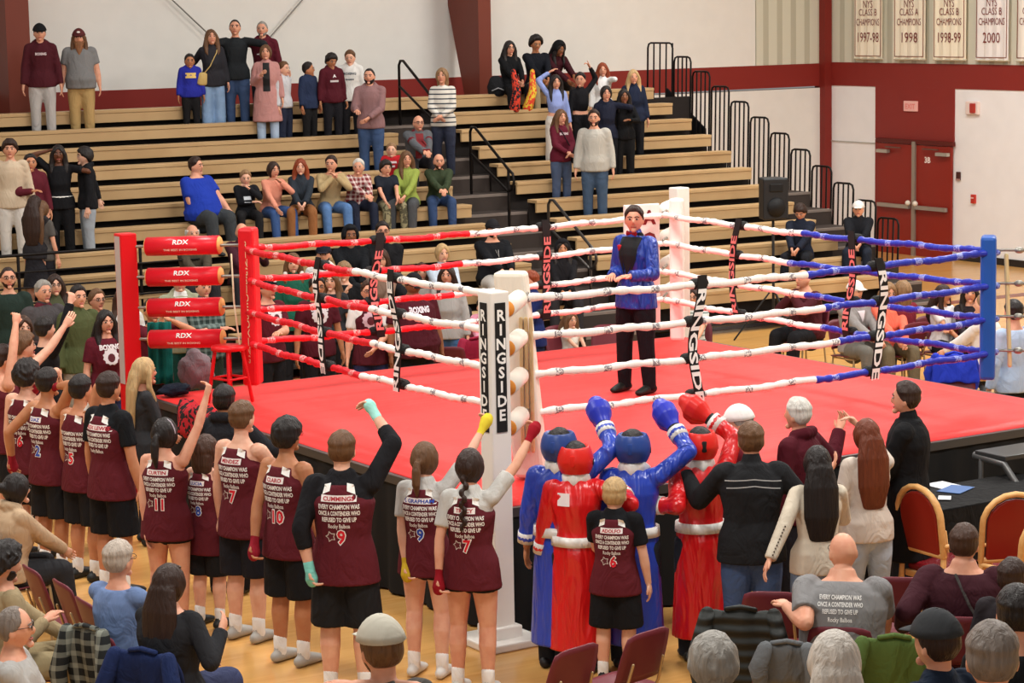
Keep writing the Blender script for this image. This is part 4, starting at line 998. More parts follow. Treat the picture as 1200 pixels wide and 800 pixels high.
P('child in dark T-shirt and camouflage trousers beside the woman in green', 452, 193, 25, H=1.35, hair='k', hs='mop', top=('tee', '20242e'), bot=('pants', '4f4a38', 'camo', '8a8264'), arms=('thigh', 'lap'), **G6)
P('woman in lime green sweater and grey trousers with long brown hair', 476, 178, -10, sex='f', hair='n', hs='long', top=('sweater', '8f9d4a'), bot=('pants', '4a4b4e'), arms=('lap', 'lap'), look=-25, **G6)
P('bald bearded man in dark green sweater and jeans at the end of the bench', 514, 180, 10, hs='bald', hair='b', beard='full', b=1.12, top=('sweater', '36402c'), bot=('pants', '2b3f63', 'denim'), arms=('knee', 'knee'), lean=10, **G6)
# ---- upper left standing group
P('boy in cream sweatshirt and light trousers shouting', 11, 164, 10, row=6, hair='d', hs='mop', top=('sweater', 'c9b59c'), bot=('pants', 'cfc9c2'), shoes='c9d060')
P('boy in maroon top pointing at his own face', 35, 181, 20, row=6, H=1.5, skin='m', hair='k', top=('hoodie', '5c1f2a'), bot=('pants', '2a1a1e'), arms=('chest', 'down'))
P('person with long black hair in black outfit and white belt, one arm raised', 68, 172, 10, row=6, skin='d', sex='f', hair='k', hs='long', top=('tee', '17171a'), bot=('pants', '151518'), arms=((58, 170, -.05, 'o'), 'nb'), extra=ex_belt('e6e0da'), H=1.6)
P('boy in black hoodie and grey jeans with hair over his eyes', 99, 176, -70, row=6, H=1.55, skin='l', hair='k', hs='mop', top=('hoodie', '18181b'), bot=('pants', '8d949c', 'denim'), arms=('back', 'down'))
P('girl in dark grey dress seen from behind with long brown hair', 40, 231, 165, row=8, H=1.52, sex='f', hair='d', hs='longc', top=('long', '2b292c'), bot=('skirt', '26252a'), arms=('chest', 'chest'))
P('girl in light top being hugged, her long brown hair down', 48, 234, 150, row=8, H=1.45, sex='f', hair='n', hs='longc', top=('tee', '55504c'), bot=('pants', '232228'), arms=((60, 255, -.05), 'down'))
# ---- top right group
P('person with very long black hair in black sitting beside the brown column', 597, 61, 25, row=0, stand=False, H=1.62, sex='f', hair='k', hs='longc', glasses=True, top=('hoodie', '141416'), bot=('pants', '17171a'), arms=('lap', 'lap'))
P('youth with dark curly hair in black sweater and khaki trousers on the top row', 628, 53, 20, row=0, stand=False, hair='k', hs='afro', H=1.75, skin='t', nod=18, top=('sweater', '16181f'), bot=('pants', '9a8a6a'), arms=('lap', 'lap'))
P('person in maroon top and black hood bending forward on the top row', 655, 62, 35, row=0, stand=False, H=1.7, skin='b', hair='k', hs='long', lean=25, nod=20, top=('hoodie', '3c151c'), bot=('pants', '2a2320'), arms=('lap', 'knee'), hat=('hood', '141416'))
P('girl in lavender blue top with straight black hair raising one arm', 651, 87, 15, row=3, H=1.5, sex='f', skin='f', hair='k', hs='longc', top=('crop', '8c9bd0'), bot=('wide', 'd2c9c0'), arms=((644, 80, .05, 'o'), 'down'))
P('person in cropped black top with midriff showing, pointing up to the right', 680, 86, 30, row=3, H=1.52, sex='f', hair='k', hs='short', look=40, top=('crop', '161518'), bot=('pants', '161518'), arms=('down', (692, 74, -.05, 'o')), hands=(None, 'point'))
P('woman in white sweater with wavy auburn hair and one arm behind her head', 706, 82, 5, row=2, H=1.4, sex='f', hair='r', hs='half', top=('sweater', 'e6e3e0'), bot=('pants', '26303c'), arms=('down', (717, 93, .05, 'o')))
P('girl in navy top in front of the woman in white sweater', 710, 101, 10, row=4, sex='f', hair='k', hs='pony', top=('hoodie', '1d2030'), bot=('pants', '17181d'), arms=('down', 'nb'))
P('blonde woman in navy jacket standing at the right of her group', 742, 82, 10, row=3, sex='f', hair='y', hs='longc', top=('jacket', '1d2438'), bot=('pants', '17181d'), arms=('down', 'down'))
P('girl all in black with wavy black hair in front of the blonde woman', 731, 107, 10, row=4, sex='f', skin='b', hair='k', hs='half', top=('long', '141416'), bot=('pants', '141416'), arms=('down', 'chest'), H=1.5)
P('woman in maroon sweatshirt carrying a dark coat over her arm', 657, 137, 30, row=5, H=1.5, sex='f', hair='n', hs='half', top=('hoodie', '5d1a2a'), bot=('pants', '43506a', 'denim'), arms=('clasp', 'clasp'), extra=crossbag('17161a', -1), txt=('f', [('text', 'BOXING', -.13, .05, .15, 'd9c9cb', .04)]))
P('bearded man in pale grey quarter-zip sweater and blue jeans', 696, 129, -8, row=6, b=1.1, belly=.04, hair='d', beard='full', top=('sweater', 'b5b1a8'), bot=('pants', '3b4e66', 'denim'), arms=('down', 'down'))
# ---- lower rows
P('bald man in olive sweater behind the red roll pads', 225, 264, 25, row=9, stand=False, hair='w', hs='fringe', b=1.2, top=('sweater', '4d4438'), bot=('pants', '2b2a2e'), arms=('lap', 'lap'))
P('bald man in maroon jacket behind the red corner cushion', 283, 262, 20, row=9, stand=False, hs='bald', b=1.15, top=('jacket', '43202a'), bot=('pants', '2b2a2e'), arms=('lap', (311, 306, -.2)))
P('man in dark cap and white collar with a short beard behind the ropes', 379, 287, 0, Y=8.3, H=1.72, skin='f', hair='k', beard='stub', top=('hoodie', 'd6d3d0'), over=('tank', '2a2c36'), bot=('pants', '2b2a2e'), hat=('cap', '1b1c28'))
P('person in dark hood sitting on the lower benches', 410, 262, 15, row=10, stand=False, H=1.9, skin='b', hair='k', hs='short', top=('hoodie', '16181c'), bot=('pants', '16181c'), arms=('lap', 'lap'), hat=('hood', '15161a'))
P('man with dark-rimmed glasses in black jacket on the lower benches', 448, 261, 10, row=10, stand=False, hair='k', glasses=True, b=1.15, top=('jacket', '161619'), bot=('pants', '1b1b1f'), arms=('lap', 'cross'), txt=('f', [('poly', [(-.03, -.1), (.04, -.1), (.02, -.25), (-.02, -.2)], 'a3402e', .004)]))
P('girl with white pompoms on her hair ties in green jacket', 343, 297, 10, Y=7.8, H=1.5, sex='f', skin='l', hair='n', hs='half', top=('jacket', '1f5a48'), bot=('pants', '1b1b1f'), arms=('down', 'down'), extra=ex_pigtails)
P('woman with round glasses and brown hair below the man in the black jacket', 447, 293, -5, row=11, stand=False, sex='f', hair='b', hs='half', glasses=True, skin='l', top=('long', '8a6f60'), bot=('pants', '2b2a2e'), arms=('lap', 'lap'))
P('heavy bearded man in black polo shirt with a lanyard', 577, 261, 25, row=10, stand=False, H=1.78, b=1.3, belly=.12, hair='k', beard='full', top=('long', '17181c'), bot=('pants', 'c3bdb6'), arms=('lap', 'lap'), extra=ex_lanyard, hat=('cap', '201f22'))
P('blonde woman in pale blue and white jacket', 518, 287, 20, row=11, stand=False, sex='f', skin='l', hair='y', hs='bun', top=('jacket', 'b9c4d2'), bot=('pants', '2b2a2e'), arms=('lap', 'lap'))
P('brunette girl behind the large maroon shirt', 494, 309, 5, H=1.6, stand=False, sex='f', hair='b', hs='half', skin='l', top=('hoodie', 'a9a29c'), bot=('pants', '2b2a2e'), arms=('lap', 'lap'))
P('woman with dark hair in light grey sweater and jeans standing', 524, 311, -10, H=1.66, sex='f', hair='d', hs='half', skin='f', top=('sweater', 'a8a4a0'), bot=('pants', '3a5a80', 'denim'), arms=('down', 'down'))
P('person in black coat and dark hat with red scarf sitting below the aisle', 659, 292, 5, row=11, stand=False, H=1.7, skin='m', sex='f', hair='k', hs='half', top=('coat', '1a181b'), bot=('pants', '2b2a2e'), arms=('lap', 'lap'), hat=('hood', '17161a'), extra=None)
P('person in navy jacket half hidden by the near corner cushion', 622, 318, -60, H=1.62, skin='f', hair='r', hs='short', top=('jacket', '1f2a5c'), bot=('pants', '1b2440'), arms=('cross', 'cross'))
P('little girl in white shirt sitting behind the ring', 668, 366, 35, H=1.15, stand=False, seat=.42, sex='f', skin='l', hair='n', hs='half', top=('tee', 'e3e0d2'), bot=('pants', 'c9b8c9'), arms=('lap', 'lap'))
P('child in pink jacket behind the near white post', 566, 350, 0, H=1.3, stand=False, sex='f', skin='l', hair='k', hs='short', top=('jacket', 'd78fa4'), bot=('pants', '4a2a34'), arms=('lap', 'lap'))
P('young woman in pale striped shirt sitting right of the far white post', 812, 338, -10, H=1.6, stand=False, sex='f', hair='d', hs='bun', glasses=True, top=('tee', 'c9ccc6', 'stripe', '6d7a72', 18), bot=('pants', '3a3c40'), arms=('lap', 'lap'), extra=crossbag('1b1a1c'))
P('man in navy jacket reading papers on the front bench', 938, 247, -20, row=10, stand=False, H=1.62, hair='d', hs='mop', nod=30, top=('jacket', '1d2230'), bot=('pants', '1a1c22'), arms=('lap', 'lap'), b=1.05)
P('man in white cap and black jacket at the end of the front bench', 1006, 237, -12, row=10, stand=False, skin='f', hair='d', hs='buzz', b=1.15, top=('jacket', '191a1f'), bot=('pants', '1e2430'), arms=('lap', 'lap'), hat=('cap', 'd9d4cf'))
P('bald man in maroon sweater and black trousers sitting with hands at his face', 941, 316, -55, H=1.75, stand=False, hs='bald', b=1.3, belly=.1, top=('sweater', '4a1c22'), bot=('pants', '18171a'), arms=('chin', 'chin'), lean=8)
P('man in white cap and grey hooded sweatshirt right of the maroon sweater', 1002, 331, 35, H=1.7, stand=False, hs='short', hair='d', b=1.2, top=('hoodie', '8d8886'), bot=('pants', '6a665f'), arms=('lap', 'lap'), hat=('cap', 'e3dfda'), txt=('f', [('poly', [(-.06, -.08), (.06, -.08), (.0, -.22)], 'd8cfd4', .004)]))
P('woman in bright coral sweater with a brown ponytail over her shoulder', 1041, 332, 15, H=1.66, stand=False, sex='f', hair='l', hs='long', b=1.1, top=('sweater', 'f0735c'), bot=('pants', '6b604c'), arms=('lap', 'lap'), nod=12)
P('person with fair hair in maroon shirt behind the coral sweater', 1058, 330, -150, H=1.68, stand=False, sex='f', hair='l', hs='bob', top=('tee', '7a2430'), bot=('pants', '2b2a2e'), arms=('lap', 'lap'))
P('girl in white T-shirt with wavy brown hair sitting with folded arms', 1105, 335, 30, H=1.55, stand=False, sex='f', skin='m', hair='d', hs='half', top=('tee', 'dfd7d6'), bot=('pants', '23242a'), arms=('lap', 'cross'), look=-20)
P('young woman with straight black hair and dark top beside the blue corner cushion', 1137, 333, -10, H=1.6, stand=False, sex='f', skin='f', hair='k', hs='longc', top=('long', '2a2226'), bot=('pants', '1c1a1e'), arms=('lap', 'lap'))
P('man in white sweatshirt seen side on behind the blue corner cushion', 1152, 345, -120, H=1.78, stand=False, hair='l', hs='buzz', b=1.25, belly=.08, skin='l', top=('sweater', 'ded8d4'), bot=('pants', '1d2226'), arms=('lap', 'lap'), lean=6)
P('person in pale blue shirt and black trousers at the right picture edge', 1188, 352, -150, H=1.72, hair='k', b=1.1, hs='short', top=('long', 'b3c4dd'), bot=('pants', '18181b'), arms=('down', 'down'))
# ---- behind the ring, far left side
P('man in black cap and maroon T-shirt with white print looking sideways', 313, 325, 50, H=1.78, hair='k', b=1.15, skin='f', top=('tee', '571a24'), bot=('pants', '1b1b1f'), hat=('cap', '1b1a1c', 'd9d4cf'), arms=('down', 'cross'), txt=('f', [('text', 'BOXING', -.1, .06, .2, 'e3dcdd', .05)]+emblem()))
P('dark-haired man with glasses in maroon T-shirt with round emblem', 371, 324, 20, H=1.72, hair='k', glasses=True, skin='t', top=('tee', '4f1822'), bot=('pants', '1b1b1f'), arms=('down', 'down'), txt=('f', [('text', 'BOXING', -.1, .06, .2, 'd9cfd2', .05)]+emblem()))
P('boy with light brown hair holding a hand up to his face', 403, 308, 0, H=1.6, skin='l', hair='l', hs='mop', top=('tee', '17181b'), bot=('pants', '1b1b1f'), arms=((408, 345, -.3), 'down'))
P('woman behind the black strap with pale face and brown hair', 388, 318, -10, H=1.6, sex='f', skin='l', hair='n', hs='half', top=('tee', '2a2c30'), bot=('pants', '1b1b1f'))
P('man with glasses and white collar in maroon T-shirt with pink emblem', 432, 329, 10, H=1.7, hair='b', glasses=True, skin='f', top=('tee', 'dcd8d4'), over=('tank', '4f1822'), bot=('pants', '2b2f55'), arms=('down', 'clasp'), txt=('f', emblem('c9a5ae')))
P('heavy person in black cap and wide maroon shirt with arched white print', 484, 321, 30, H=1.76, b=1.5, belly=.12, skin='b', hair='k', top=('tee', '4a1620'), bot=('pants', '141416'), hat=('cap', '17161a', 'e6e3e0'), arms=('down', 'down'), nod=20, txt=('f', [('text', 'BOXING', -.12, .09, .25, 'd9d4da', .06)]))
P('person in green and white hooded jacket behind the second red roll pad', 210, 317, 15, H=1.78, skin='f', hair='d', b=1.15, top=('long', 'dedcd6'), over=('hoodie', '9a9a80'), bot=('pants', '1f4a44'), txt=('f', [('poly', [(-.07, -.03), (.07, -.03), (.09, -.38), (-.09, -.38)], 'e6e3de', .006)]), arms=('down', 'down'))
P('man in dark green plaid flannel shirt standing beside the red corner cushion', 238, 324, 30, H=1.74, hair='d', skin='f', b=1.1, top=('jacket', '25332f', 'plaid', '6f7d78', 14), bot=('pants', '2a332a'), arms=('cross', 'cross'))
P('man with glasses and dark green sweater at the far left edge', 9, 313, 20, H=1.86, hair='d', hs='buzz', glasses=True, skin='f', top=('sweater', '25322c'), bot=('pants', '2b2a2e'), arms=('down', 'down'), beard='stub')
P('older man with grey hair in dark grey jacket looking right', 50, 329, 40, H=1.8, hair='g', skin='f', b=1.15, top=('long', '5b1f2a'), over=('jacket', '4a4546'), bot=('pants', '2b2a2e'), arms=('down', 'down'))
P('woman with long dark hair and glasses behind the grey-haired man', 64, 322, 20, H=1.72, sex='f', skin='l', hair='d', hs='half', glasses=True, top=('jacket', '4c4f38'), bot=('pants', '2b2a2e'))
P('dark-haired young man in olive jacket behind a raised fist', 91, 335, 35, H=1.76, hair='k', skin='f', top=('jacket', '4c5233'), bot=('pants', '8e8578'), arms=('down', 'down'))
P('woman with curly brown hair and glasses behind the olive jacket', 113, 339, 40, H=1.66, sex='f', skin='f', hair='n', hs='curly', glasses=True, top=('long', '55504a'), bot=('pants', '2b2a2e'))
P('woman with long brown hair in white top left of the red post', 144, 337, 5, H=1.68, sex='f', skin='l', hair='b', hs='half', top=('sweater', 'ccc9c6'), bot=('pants', '2b2a2e'))
P('smiling woman in maroon T-shirt with large white print', 123, 364, 30, H=1.68, sex='f', b=1.1, skin='f', hair='k', hs='half', top=('tee', '5c1a26'), bot=('pants', '2b2f55', 'denim'), arms=('down', 'down'), txt=('f', [('text', 'BOXING', -.11, .07, .22, 'e6dfe0', .06)]+emblem('e0d9da', -.21, .09)))
P('person in maroon T-shirt with white print clapping behind the red post', 178, 351, 25, H=1.7, skin='m', hair='k', top=('tee', '5c1a26'), bot=('pants', '1c1a20'), arms=((196, 370, -.2), (204, 372, -.2)), txt=('f', [('text', 'BOXING', -.15, .06, .2, 'e6dfe0', .06)]+emblem('e0d9da', -.25, .09)))
P('person with long dark hair partly hidden by raised arms at far left', 26, 371, 30, H=1.66, sex='f', hair='b', hs='bob', skin='l', top=('tee', '3a2326'), bot=('pants', '2b2a2e'))
P('person in black long sleeves raising a bare fist above the crowd', 52, 372, 130, H=1.72, hair='k', hs='short', skin='l', top=('long', '17181b'), bot=('pants', '1b1b1f'), arms=('down', (85, 347, -.1, 'o')), hands=(None, 'fist'))
# ---- the team lining the ring, backs to the camera
SH = ('shorts', '1c1b1d')
P('boy in maroon tank top at far left stretching his bare arm to the right', 27, 390, 110, H=1.78, hair='n', hs='mop', skin='l', over=('tank', MAR), top=None, bot=SH, arms=('down', (103, 350, .3, 'd')), hands=(None, 'open'))
P('bare-armed teammate at the left picture edge with a fist in the air', 3, 405, 120, H=1.75, hair='d', skin='f', top=None, over=('tank', MAR), bot=SH, arms=('down', (20, 366, .1, 'o')), hands=(None, 'fist'))
P('boy with bushy dark hair in maroon tank top, wrapped hand beside his head', 31, 424, 150, H=1.74, hair='k', hs='curly', skin='l', top=None, over=('tank', MAR), bot=SH, arms=('down', (43, 443, .1, 'o')), hands=(None, ('wrap', '9a2433')), txt=jersey('', '6'))
P('boy in number 2 maroon jersey raising a fist wrapped in dark red', 55, 432, 140, H=1.76, hair='k', skin='t', top=None, over=('tank', MAR), bot=SH, arms=((10, 548, .1), (65, 442, .05, 'o')), hands=(('wrap', '8e1c2a'), ('wrap', '8e1c2a')), txt=jersey('DIAZ', '2', '2b4aa8', '2b4aa8'))
P('teammate with short black hair holding a white cloth up', 94, 440, 140, H=1.74, hair='k', skin='m', top=None, over=('tank', MAR), bot=SH, arms=('down', (102, 467, .05, 'o')), hands=(None, ('wrap', 'd9d6d2')), txt=jersey('', '5'))
P('tall boy in maroon jersey worn over a black T-shirt, hands at his sides', 127, 437, 140, H=1.84, hair='d', skin='m', b=1.05, top=('tee', '17181b'), over=('tank', MAR), bot=('shorts', '17171a'), arms=('down', 'down'), txt=jersey('ALEX LEWIS', ''))
P('girl in maroon number 11 jersey with dark ponytail raising her left fist', 192, 491, 160, H=1.66, sex='f', hair='k', hs='pony', skin='f', top=None, over=('tank', MAR), bot=('bshorts', '19191b'), arms=((172, 632, 0), (248, 447, .1, 'o')), hands=(None, 'fist'), extra=ex_headband, txt=jersey('CURTIN', '11', k=.92), b=1.08)
P('person in black hooded top leaning on the ring edge', 262, 452, 165, H=1.72, hair='k', hs='short', skin='t', top=('hoodie', '222226'), bot=('pants', '1b1b1f'), arms=('chest', (343, 508, .2)))
P('child with brown bob and maroon number 8 jersey', 240, 511, 150, H=1.5, sex='f', hair='b', hs='bob', skin='l', top=None, over=('tank', MAR), bot=('shorts', '1c1c1e'), arms=('chest', 'chest'), txt=jersey('LUCIA', '8', '2b4aa8', '2b4aa8', k=.8), hem=.05)
P('tall boy with short brown hair and bare shoulders in maroon jersey', 283, 471, 145, H=1.83, hair='n', skin='l', top=None, over=('tank', MAR), bot=('shorts', '1c1c22'), arms=('down', 'chest'), txt=jersey('MENDEZ', '7'), shoes='a9a59e')
P('boy with black hair and glasses in maroon number 10 jersey', 336, 491, 142, H=1.81, hair='k', hs='mop', skin='t', glasses=True, top=None, over=('tank', MAR), bot=('shorts', '19191b'), arms=((295, 655, -.1), 'down'), hands=(('wrap', '8e1c2a'), ('wrap', '8e1c2a')), txt=jersey('CLARO', '10'), shoes='a9a59e')
P('boy in number 9 jersey over black long sleeves raising an aqua wrapped fist', 400, 506, 172, H=1.87, hair='n', skin='l', b=1.12, top=('roll', '1d1c1f'), over=('tank', MAR), bot=('shorts', '1f1f21'), arms=((362, 680, -.05), (440, 472, .25, 'o')), hands=(('wrap', '7fcbbd'), ('wrap', '9fdccf')), txt=jersey('CUMMINGS', '9'), shoes='d9d6d0')
P('blonde woman with very long straight hair in dark grey top beside the ring', 168, 420, 110, H=1.68, sex='f', skin='f', hair='y', hs='longc', top=('long', '2f2f31'), bot=('pants', '1f1f24'), arms=('down', 'clasp'))
P('girl with low ponytail and blue number 9, fist in a yellow wrap', 497, 519, 160, H=1.69, sex='f', hair='n', hs='pony', skin='l', top=('tee', 'b9b5b0'), over=('tank', MAR), bot=('bshorts', '19191b'), arms=((476, 685, -.05), (573, 490, .25, 'o')), hands=(('wrap', 'c9a82c'), ('wrap', 'e8d03c')), txt=jersey('L GRAPHAM', '9', '2b4aa8', '2b4aa8', k=.9), shoes='cfccc6')
P('girl with a long braid in grey T-shirt under maroon jersey, red wrapped fist', 550, 527, 163, H=1.72, sex='f', hair='d', hs='braid', skin='f', top=('tee', 'c3bfb9'), over=('tank', MAR), bot=('bshorts', '17171a'), arms=((512, 695, -.05), (632, 495, .3, 'o')), hands=(('wrap', '8e1420'), ('wrap', '9c1524')), txt=jersey('TRACY', '7', k=.92), shoes='cfccc6')
P('boxer in blue satin robe and blue head guard beside the white post', 655, 503, 160, H=1.74, hair='k', hs='short', skin='t', top=('robe', '2a46b4', 'satin'), bot=('pants', '22262e'), hat=('gear', '2f4788'), arms=('down', (711, 485, .25, 'o')), hands=(None, ('glove', '2c36b0')), shoes='1b1a1c')
P('boxer in red satin robe and head guard with white belt, left of the blond boy', 674, 519, 170, H=1.66, hair='k', hs='short', skin='f', top=('robe', 'd81a1c', 'satin'), bot=('pants', '22262e'), hat=('gear', 'dc2a22'), arms=('down', (738, 575, .1, 'b')), hands=(None, ('glove', 'd92a24')), txt=('b', [('rect', -.07, -.13, .09, .09, 'e9dede', .004)]))
P('boxer in blue satin robe raising a blue glove between the two red robes', 741, 505, 170, H=1.72, hair='k', hs='short', skin='t', top=('robe', '2440b0', 'satin'), bot=('pants', '22262e'), hat=('gear', '2c468c'), arms=('down', (792, 488, .2, 'o')), hands=(None, ('glove', '2f38b8')))
P('blond boy in maroon number 6 jersey over black T-shirt', 720, 561, 165, H=1.46, hair='y', hs='short', skin='l', top=('tee', '17171a'), over=('tank', MAR), bot=('shorts', '17171a'), arms=('clasp', 'down'), txt=jersey('ADOLFO', '6', k=.82))
P('boxer in red satin robe and red head guard raising a red glove', 820, 502, -172, H=1.7, hair='k', hs='short', skin='f', top=('robe', 'd0191c', 'satin'), bot=('pants', '22262e'), hat=('gear', 'e02a22'), arms=((752, 600, -.05), (826, 478, .25, 'o')), extra=lambda i: None, hands=(('glove', 'd92a24'), ('glove', 'e02c26')))
P('man in black windbreaker with two white lines across the back', 880, 496, -178, H=1.8, hair='n', skin='f', b=1.2, top=('jacket', '212123'), bot=('pants', '3b4f74', 'denim'), arms=((795, 556, .42, 'd'), (982, 556, .12, 'd')), watch=True, txt=('b', [('lines', [(-.2, -.11), (0, -.095), (.2, -.12)], .008, 'b9b9b9'), ('lines', [(-.19, -.16), (0, -.14), (.19, -.17)], .008, 'b9b9b9')]))
P('man in white cap hidden behind the black windbreaker', 866, 477, -100, H=1.74, hair='g', skin='f', top=('long', '6b1f2a'), bot=('pants', '2b2a2e'), hat=('cap', 'ece8e4'), arms=('down', 'down'))
P('white-haired man in maroon and black hooded top pointing into the ring', 935, 467, -125, H=1.76, hair='w', skin='f', b=1.2, top=('hoodie', '4d1520'), bot=('pants', '24242a'), arms=('down', (990, 502, .35, 'd')), hands=(None, 'point'))
P('woman with straight black hair in cream knitted top with open-work sleeves', 958, 524, -175, H=1.66, sex='f', hair='k', hs='longc', skin='f', top=('sweater', 'cfc2ae'), bot=('pants', '6d7f98', 'denim'), arms=((897, 668, -.25), 'chest'), extra=ex_holes)
P('woman with very long copper red hair in pale sweater and light jeans', 1016, 492, -165, H=1.68, sex='f', hair='5e2a14', hs='longc', skin='l', top=('sweater', 'cdbfb2'), bot=('pants', '9aa4b0', 'denim'), arms=('down', (1000, 492, .3)), hands=(None, 'point'))
P('man in long black coat looking into the ring from the right', 1062, 448, -110, H=1.84, hair='d', hs='short', skin='f', b=1.15, top=('coat', '151517'), bot=('pants', '1d2634', 'denim'), arms=('clasp', 'clasp'), shoes='1c1512')
# ---- foreground, seated
P('bald man in grey T-shirt with white lettering on the back', 988, 621, 168, H=1.85, stand=False, hs='bald', glasses=True, skin='f', b=1.5, belly=.12, top=('tee', '7f7d7d'), bot=('pants', '33445c', 'denim'), arms=((912, 722, .0), 'thigh'), lean=14, look=-25,
  txt=('b', [('text', 'EVERY CHAMPION WAS', -.12, .04, .26, 'ece8e4', .03), ('text', 'ONCE A CONTENDER WHO', -.165, .04, .28, 'ece8e4', .03), ('text', 'REFUSED TO GIVE UP', -.21, .04, .22, 'ece8e4', .03), ('text', 'Rocky Balboa', -.26, .04, .15, 'ece8e4', .02)]))
P('broad person in dark maroon sweater with a bag strap across the back', 1130, 617, 168, H=1.78, stand=False, hair='b', skin='f', b=1.5, belly=.1, top=('sweater', '3d1c24'), bot=('pants', '1f1f24'), arms=((1052, 745, .1), 'thigh'), extra=ex_strapback, look=10)
P('person with dark brown hair at the right edge beyond the maroon sweater', 1186, 657, 150, H=1.6, stand=False, hair='d', skin='f', top=('tee', '2a2528'), bot=('pants', '1f1f24'))
P('person with cropped dark hair and black shirt at the lower right edge', 1192, 690, 175, depth=10.6, H=1.78, stand=False, hair='k', hs='short', skin='f', top=('tee', '141416'), bot=('pants', '1f1f24'))
P('boy in charcoal cap and grey and navy raglan shirt facing left', 1098, 722, -140, depth=9.6, H=1.65, stand=False, hair='d', skin='f', top=('long', '1c2636'), over=('tank', 'aaa9a8'), bot=('pants', '1f1f24'), hat=('cap', '343537'))
P('person with short brown hair seen from behind, lowest at the right', 1163, 735, 178, depth=8.2, H=1.75, stand=False, hair='s', hs='short', skin='f', top=('tee', '1b1b1e'), bot=('pants', '1f1f24'))
P('woman with long wavy grey hair at the bottom edge', 978, 745, 178, depth=8.6, H=1.66, stand=False, sex='f', hair='b3aaa0', hs='long', skin='l', top=('sweater', '6a625c'), bot=('pants', '1f1f24'))
P('person with short grey hair at the bottom edge beside the black puffer jacket', 836, 749, -172, depth=9.8, H=1.66, stand=False, hair='g', hs='mop', skin='f', top=('sweater', '4a3a3a'), bot=('pants', '1f1f24'))
P('man in pale grey baseball cap with hand near his face at the bottom', 446, 729, -150, depth=9.8, H=1.75, stand=False, hair='n', skin='f', beard='stub', top=('tee', '4a4642'), bot=('pants', '1f1f24'), hat=('cap', 'b9b3a4'), arms=((424, 785, .1), 'down'))
P('woman with very long wavy brown hair, black top and sunglasses on her head', 197, 664, 155, H=1.72, stand=False, sex='f', hair='d', hs='longc', skin='f', b=1.3, top=('long', '262629'), bot=('pants', '2a3152', 'denim'), arms=('lap', (272, 745, .1)), extra=ex_shades)
P('grey-haired man with glasses in faded blue T-shirt', 138, 636, 145, H=1.78, stand=False, hair='a5978a', hs='short', skin='f', glasses=True, top=('tee', '6f84ad'), bot=('pants', '3a3f4a'), arms=('lap', 'lap'), look=0)
P('woman with dark hair tied back and glasses in beige hooded sweatshirt', 18, 556, 125, H=1.6, stand=False, sex='f', hair='k', hs='bun', skin='l', glasses=True, b=1.35, top=('hoodie', 'b89c7e'), bot=('pants', '2b2b2e'), arms=('lap', 'lap'), lean=8)
P('dark curly-haired man in khaki at the left edge, head bowed', 5, 640, 120, H=1.7, stand=False, hair='k', hs='curly', beard='full', skin='f', top=('long', 'a08d6c'), bot=('pants', '9a8a68'), arms=('lap', (62, 735, .2)), nod=15)
P('balding man with glasses in light grey T-shirt with crossed arms, lower left corner', 16, 713, 95, H=1.78, stand=False, hair='s', hs='thin', skin='f', glasses=True, b=1.15, top=('tee', 'a9a6a2'), bot=('pants', '3a5568', 'denim'), arms=('cross', 'cross'))
# ================================================================== FURNITURE AND THINGS
PLM = mat('6a2730', 'plain', .45); LEGM = mat('b79c74', 'metal', .4); CHR = mat('8c8a88', 'metal', .35)
def stack_chair(x, y, rot, label, group='maroon plastic stacking chairs', col=PLM, cover=None):
    t = empty('stacking_chair', (x, y, 0), rot, label, 'chair', group)      # faces local +y
    m = MB(); n = 8; vs = []
    for i in range(n+1):
        for j in range(n+1):
            u = -1+2*i/n; v = j/n; vs.append((u*.21*(1-.06*v), -.2+.42*v, .45-.025*(1-u*u)*sin(pi*v)+(.02*v if v < .9 else .0)))
    m.add(vs, [(i*(n+1)+j, (i+1)*(n+1)+j, (i+1)*(n+1)+j+1, i*(n+1)+j+1) for i in range(n) for j in range(n)])
    o = m.build('seat', col, t, True); q = o.modifiers.new('s', 'SOLIDIFY'); q.thickness = .012
    m = MB(); vs = []
    for i in range(n+1):
        for j in range(n+1):
            u = -1+2*i/n; v = j/n; vs.append((u*.215*(1-.12*(v**4)), -.21-.10*v+.03*(u*u), .52+.34*v-.03*(abs(u)**4)*v))
    m.add(vs, [(i*(n+1)+j, (i+1)*(n+1)+j, (i+1)*(n+1)+j+1, i*(n+1)+j+1) for i in range(n) for j in range(n)])
    o = m.build('backrest', col, t, True); q = o.modifiers.new('s', 'SOLIDIFY'); q.thickness = .012
    for sx in (-1, 1):
        m = MB(); m.tube([(sx*.17, -.2, .43), (sx*.19, -.23, .0)], .012, 8); m.tube([(sx*.15, -.18, .43), (sx*.15, -.22, .5), (sx*.14, -.27, .66)], .01, 8); m.build('leg', LEGM, t, True)
        m = MB(); m.tube([(sx*.17, .16, .43), (sx*.2, .2, .0)], .012, 8); m.build('leg', LEGM, t, True)
    m = MB(); m.tube([(-.17, -.2, .42), (-.17, .16, .42), (.17, .16, .42), (.17, -.2, .42)], .011, 8); m.build('seat_frame', LEGM, t, True)
    return t
def face_rot(face):
    fa = radians(face); d = -F0*cos(fa)+R0*sin(fa); return atan2(d[1], d[0])-pi/2
def chair_px(px, py, face, label, z=.86, **k):
    p = atz(px, py, z); a = face_rot(face); return stack_chair(p[0]-sin(a)*.29, p[1]+cos(a)*.29, a, label, **k)
chair_px(34, 664, 120, 'empty maroon chair farthest back of the three behind the beige hoodie')
chair_px(70, 681, 120, 'empty maroon chair in the middle of the three at the left')
chair_px(97, 702, 120, 'empty maroon chair nearest the camera of the three at the left')
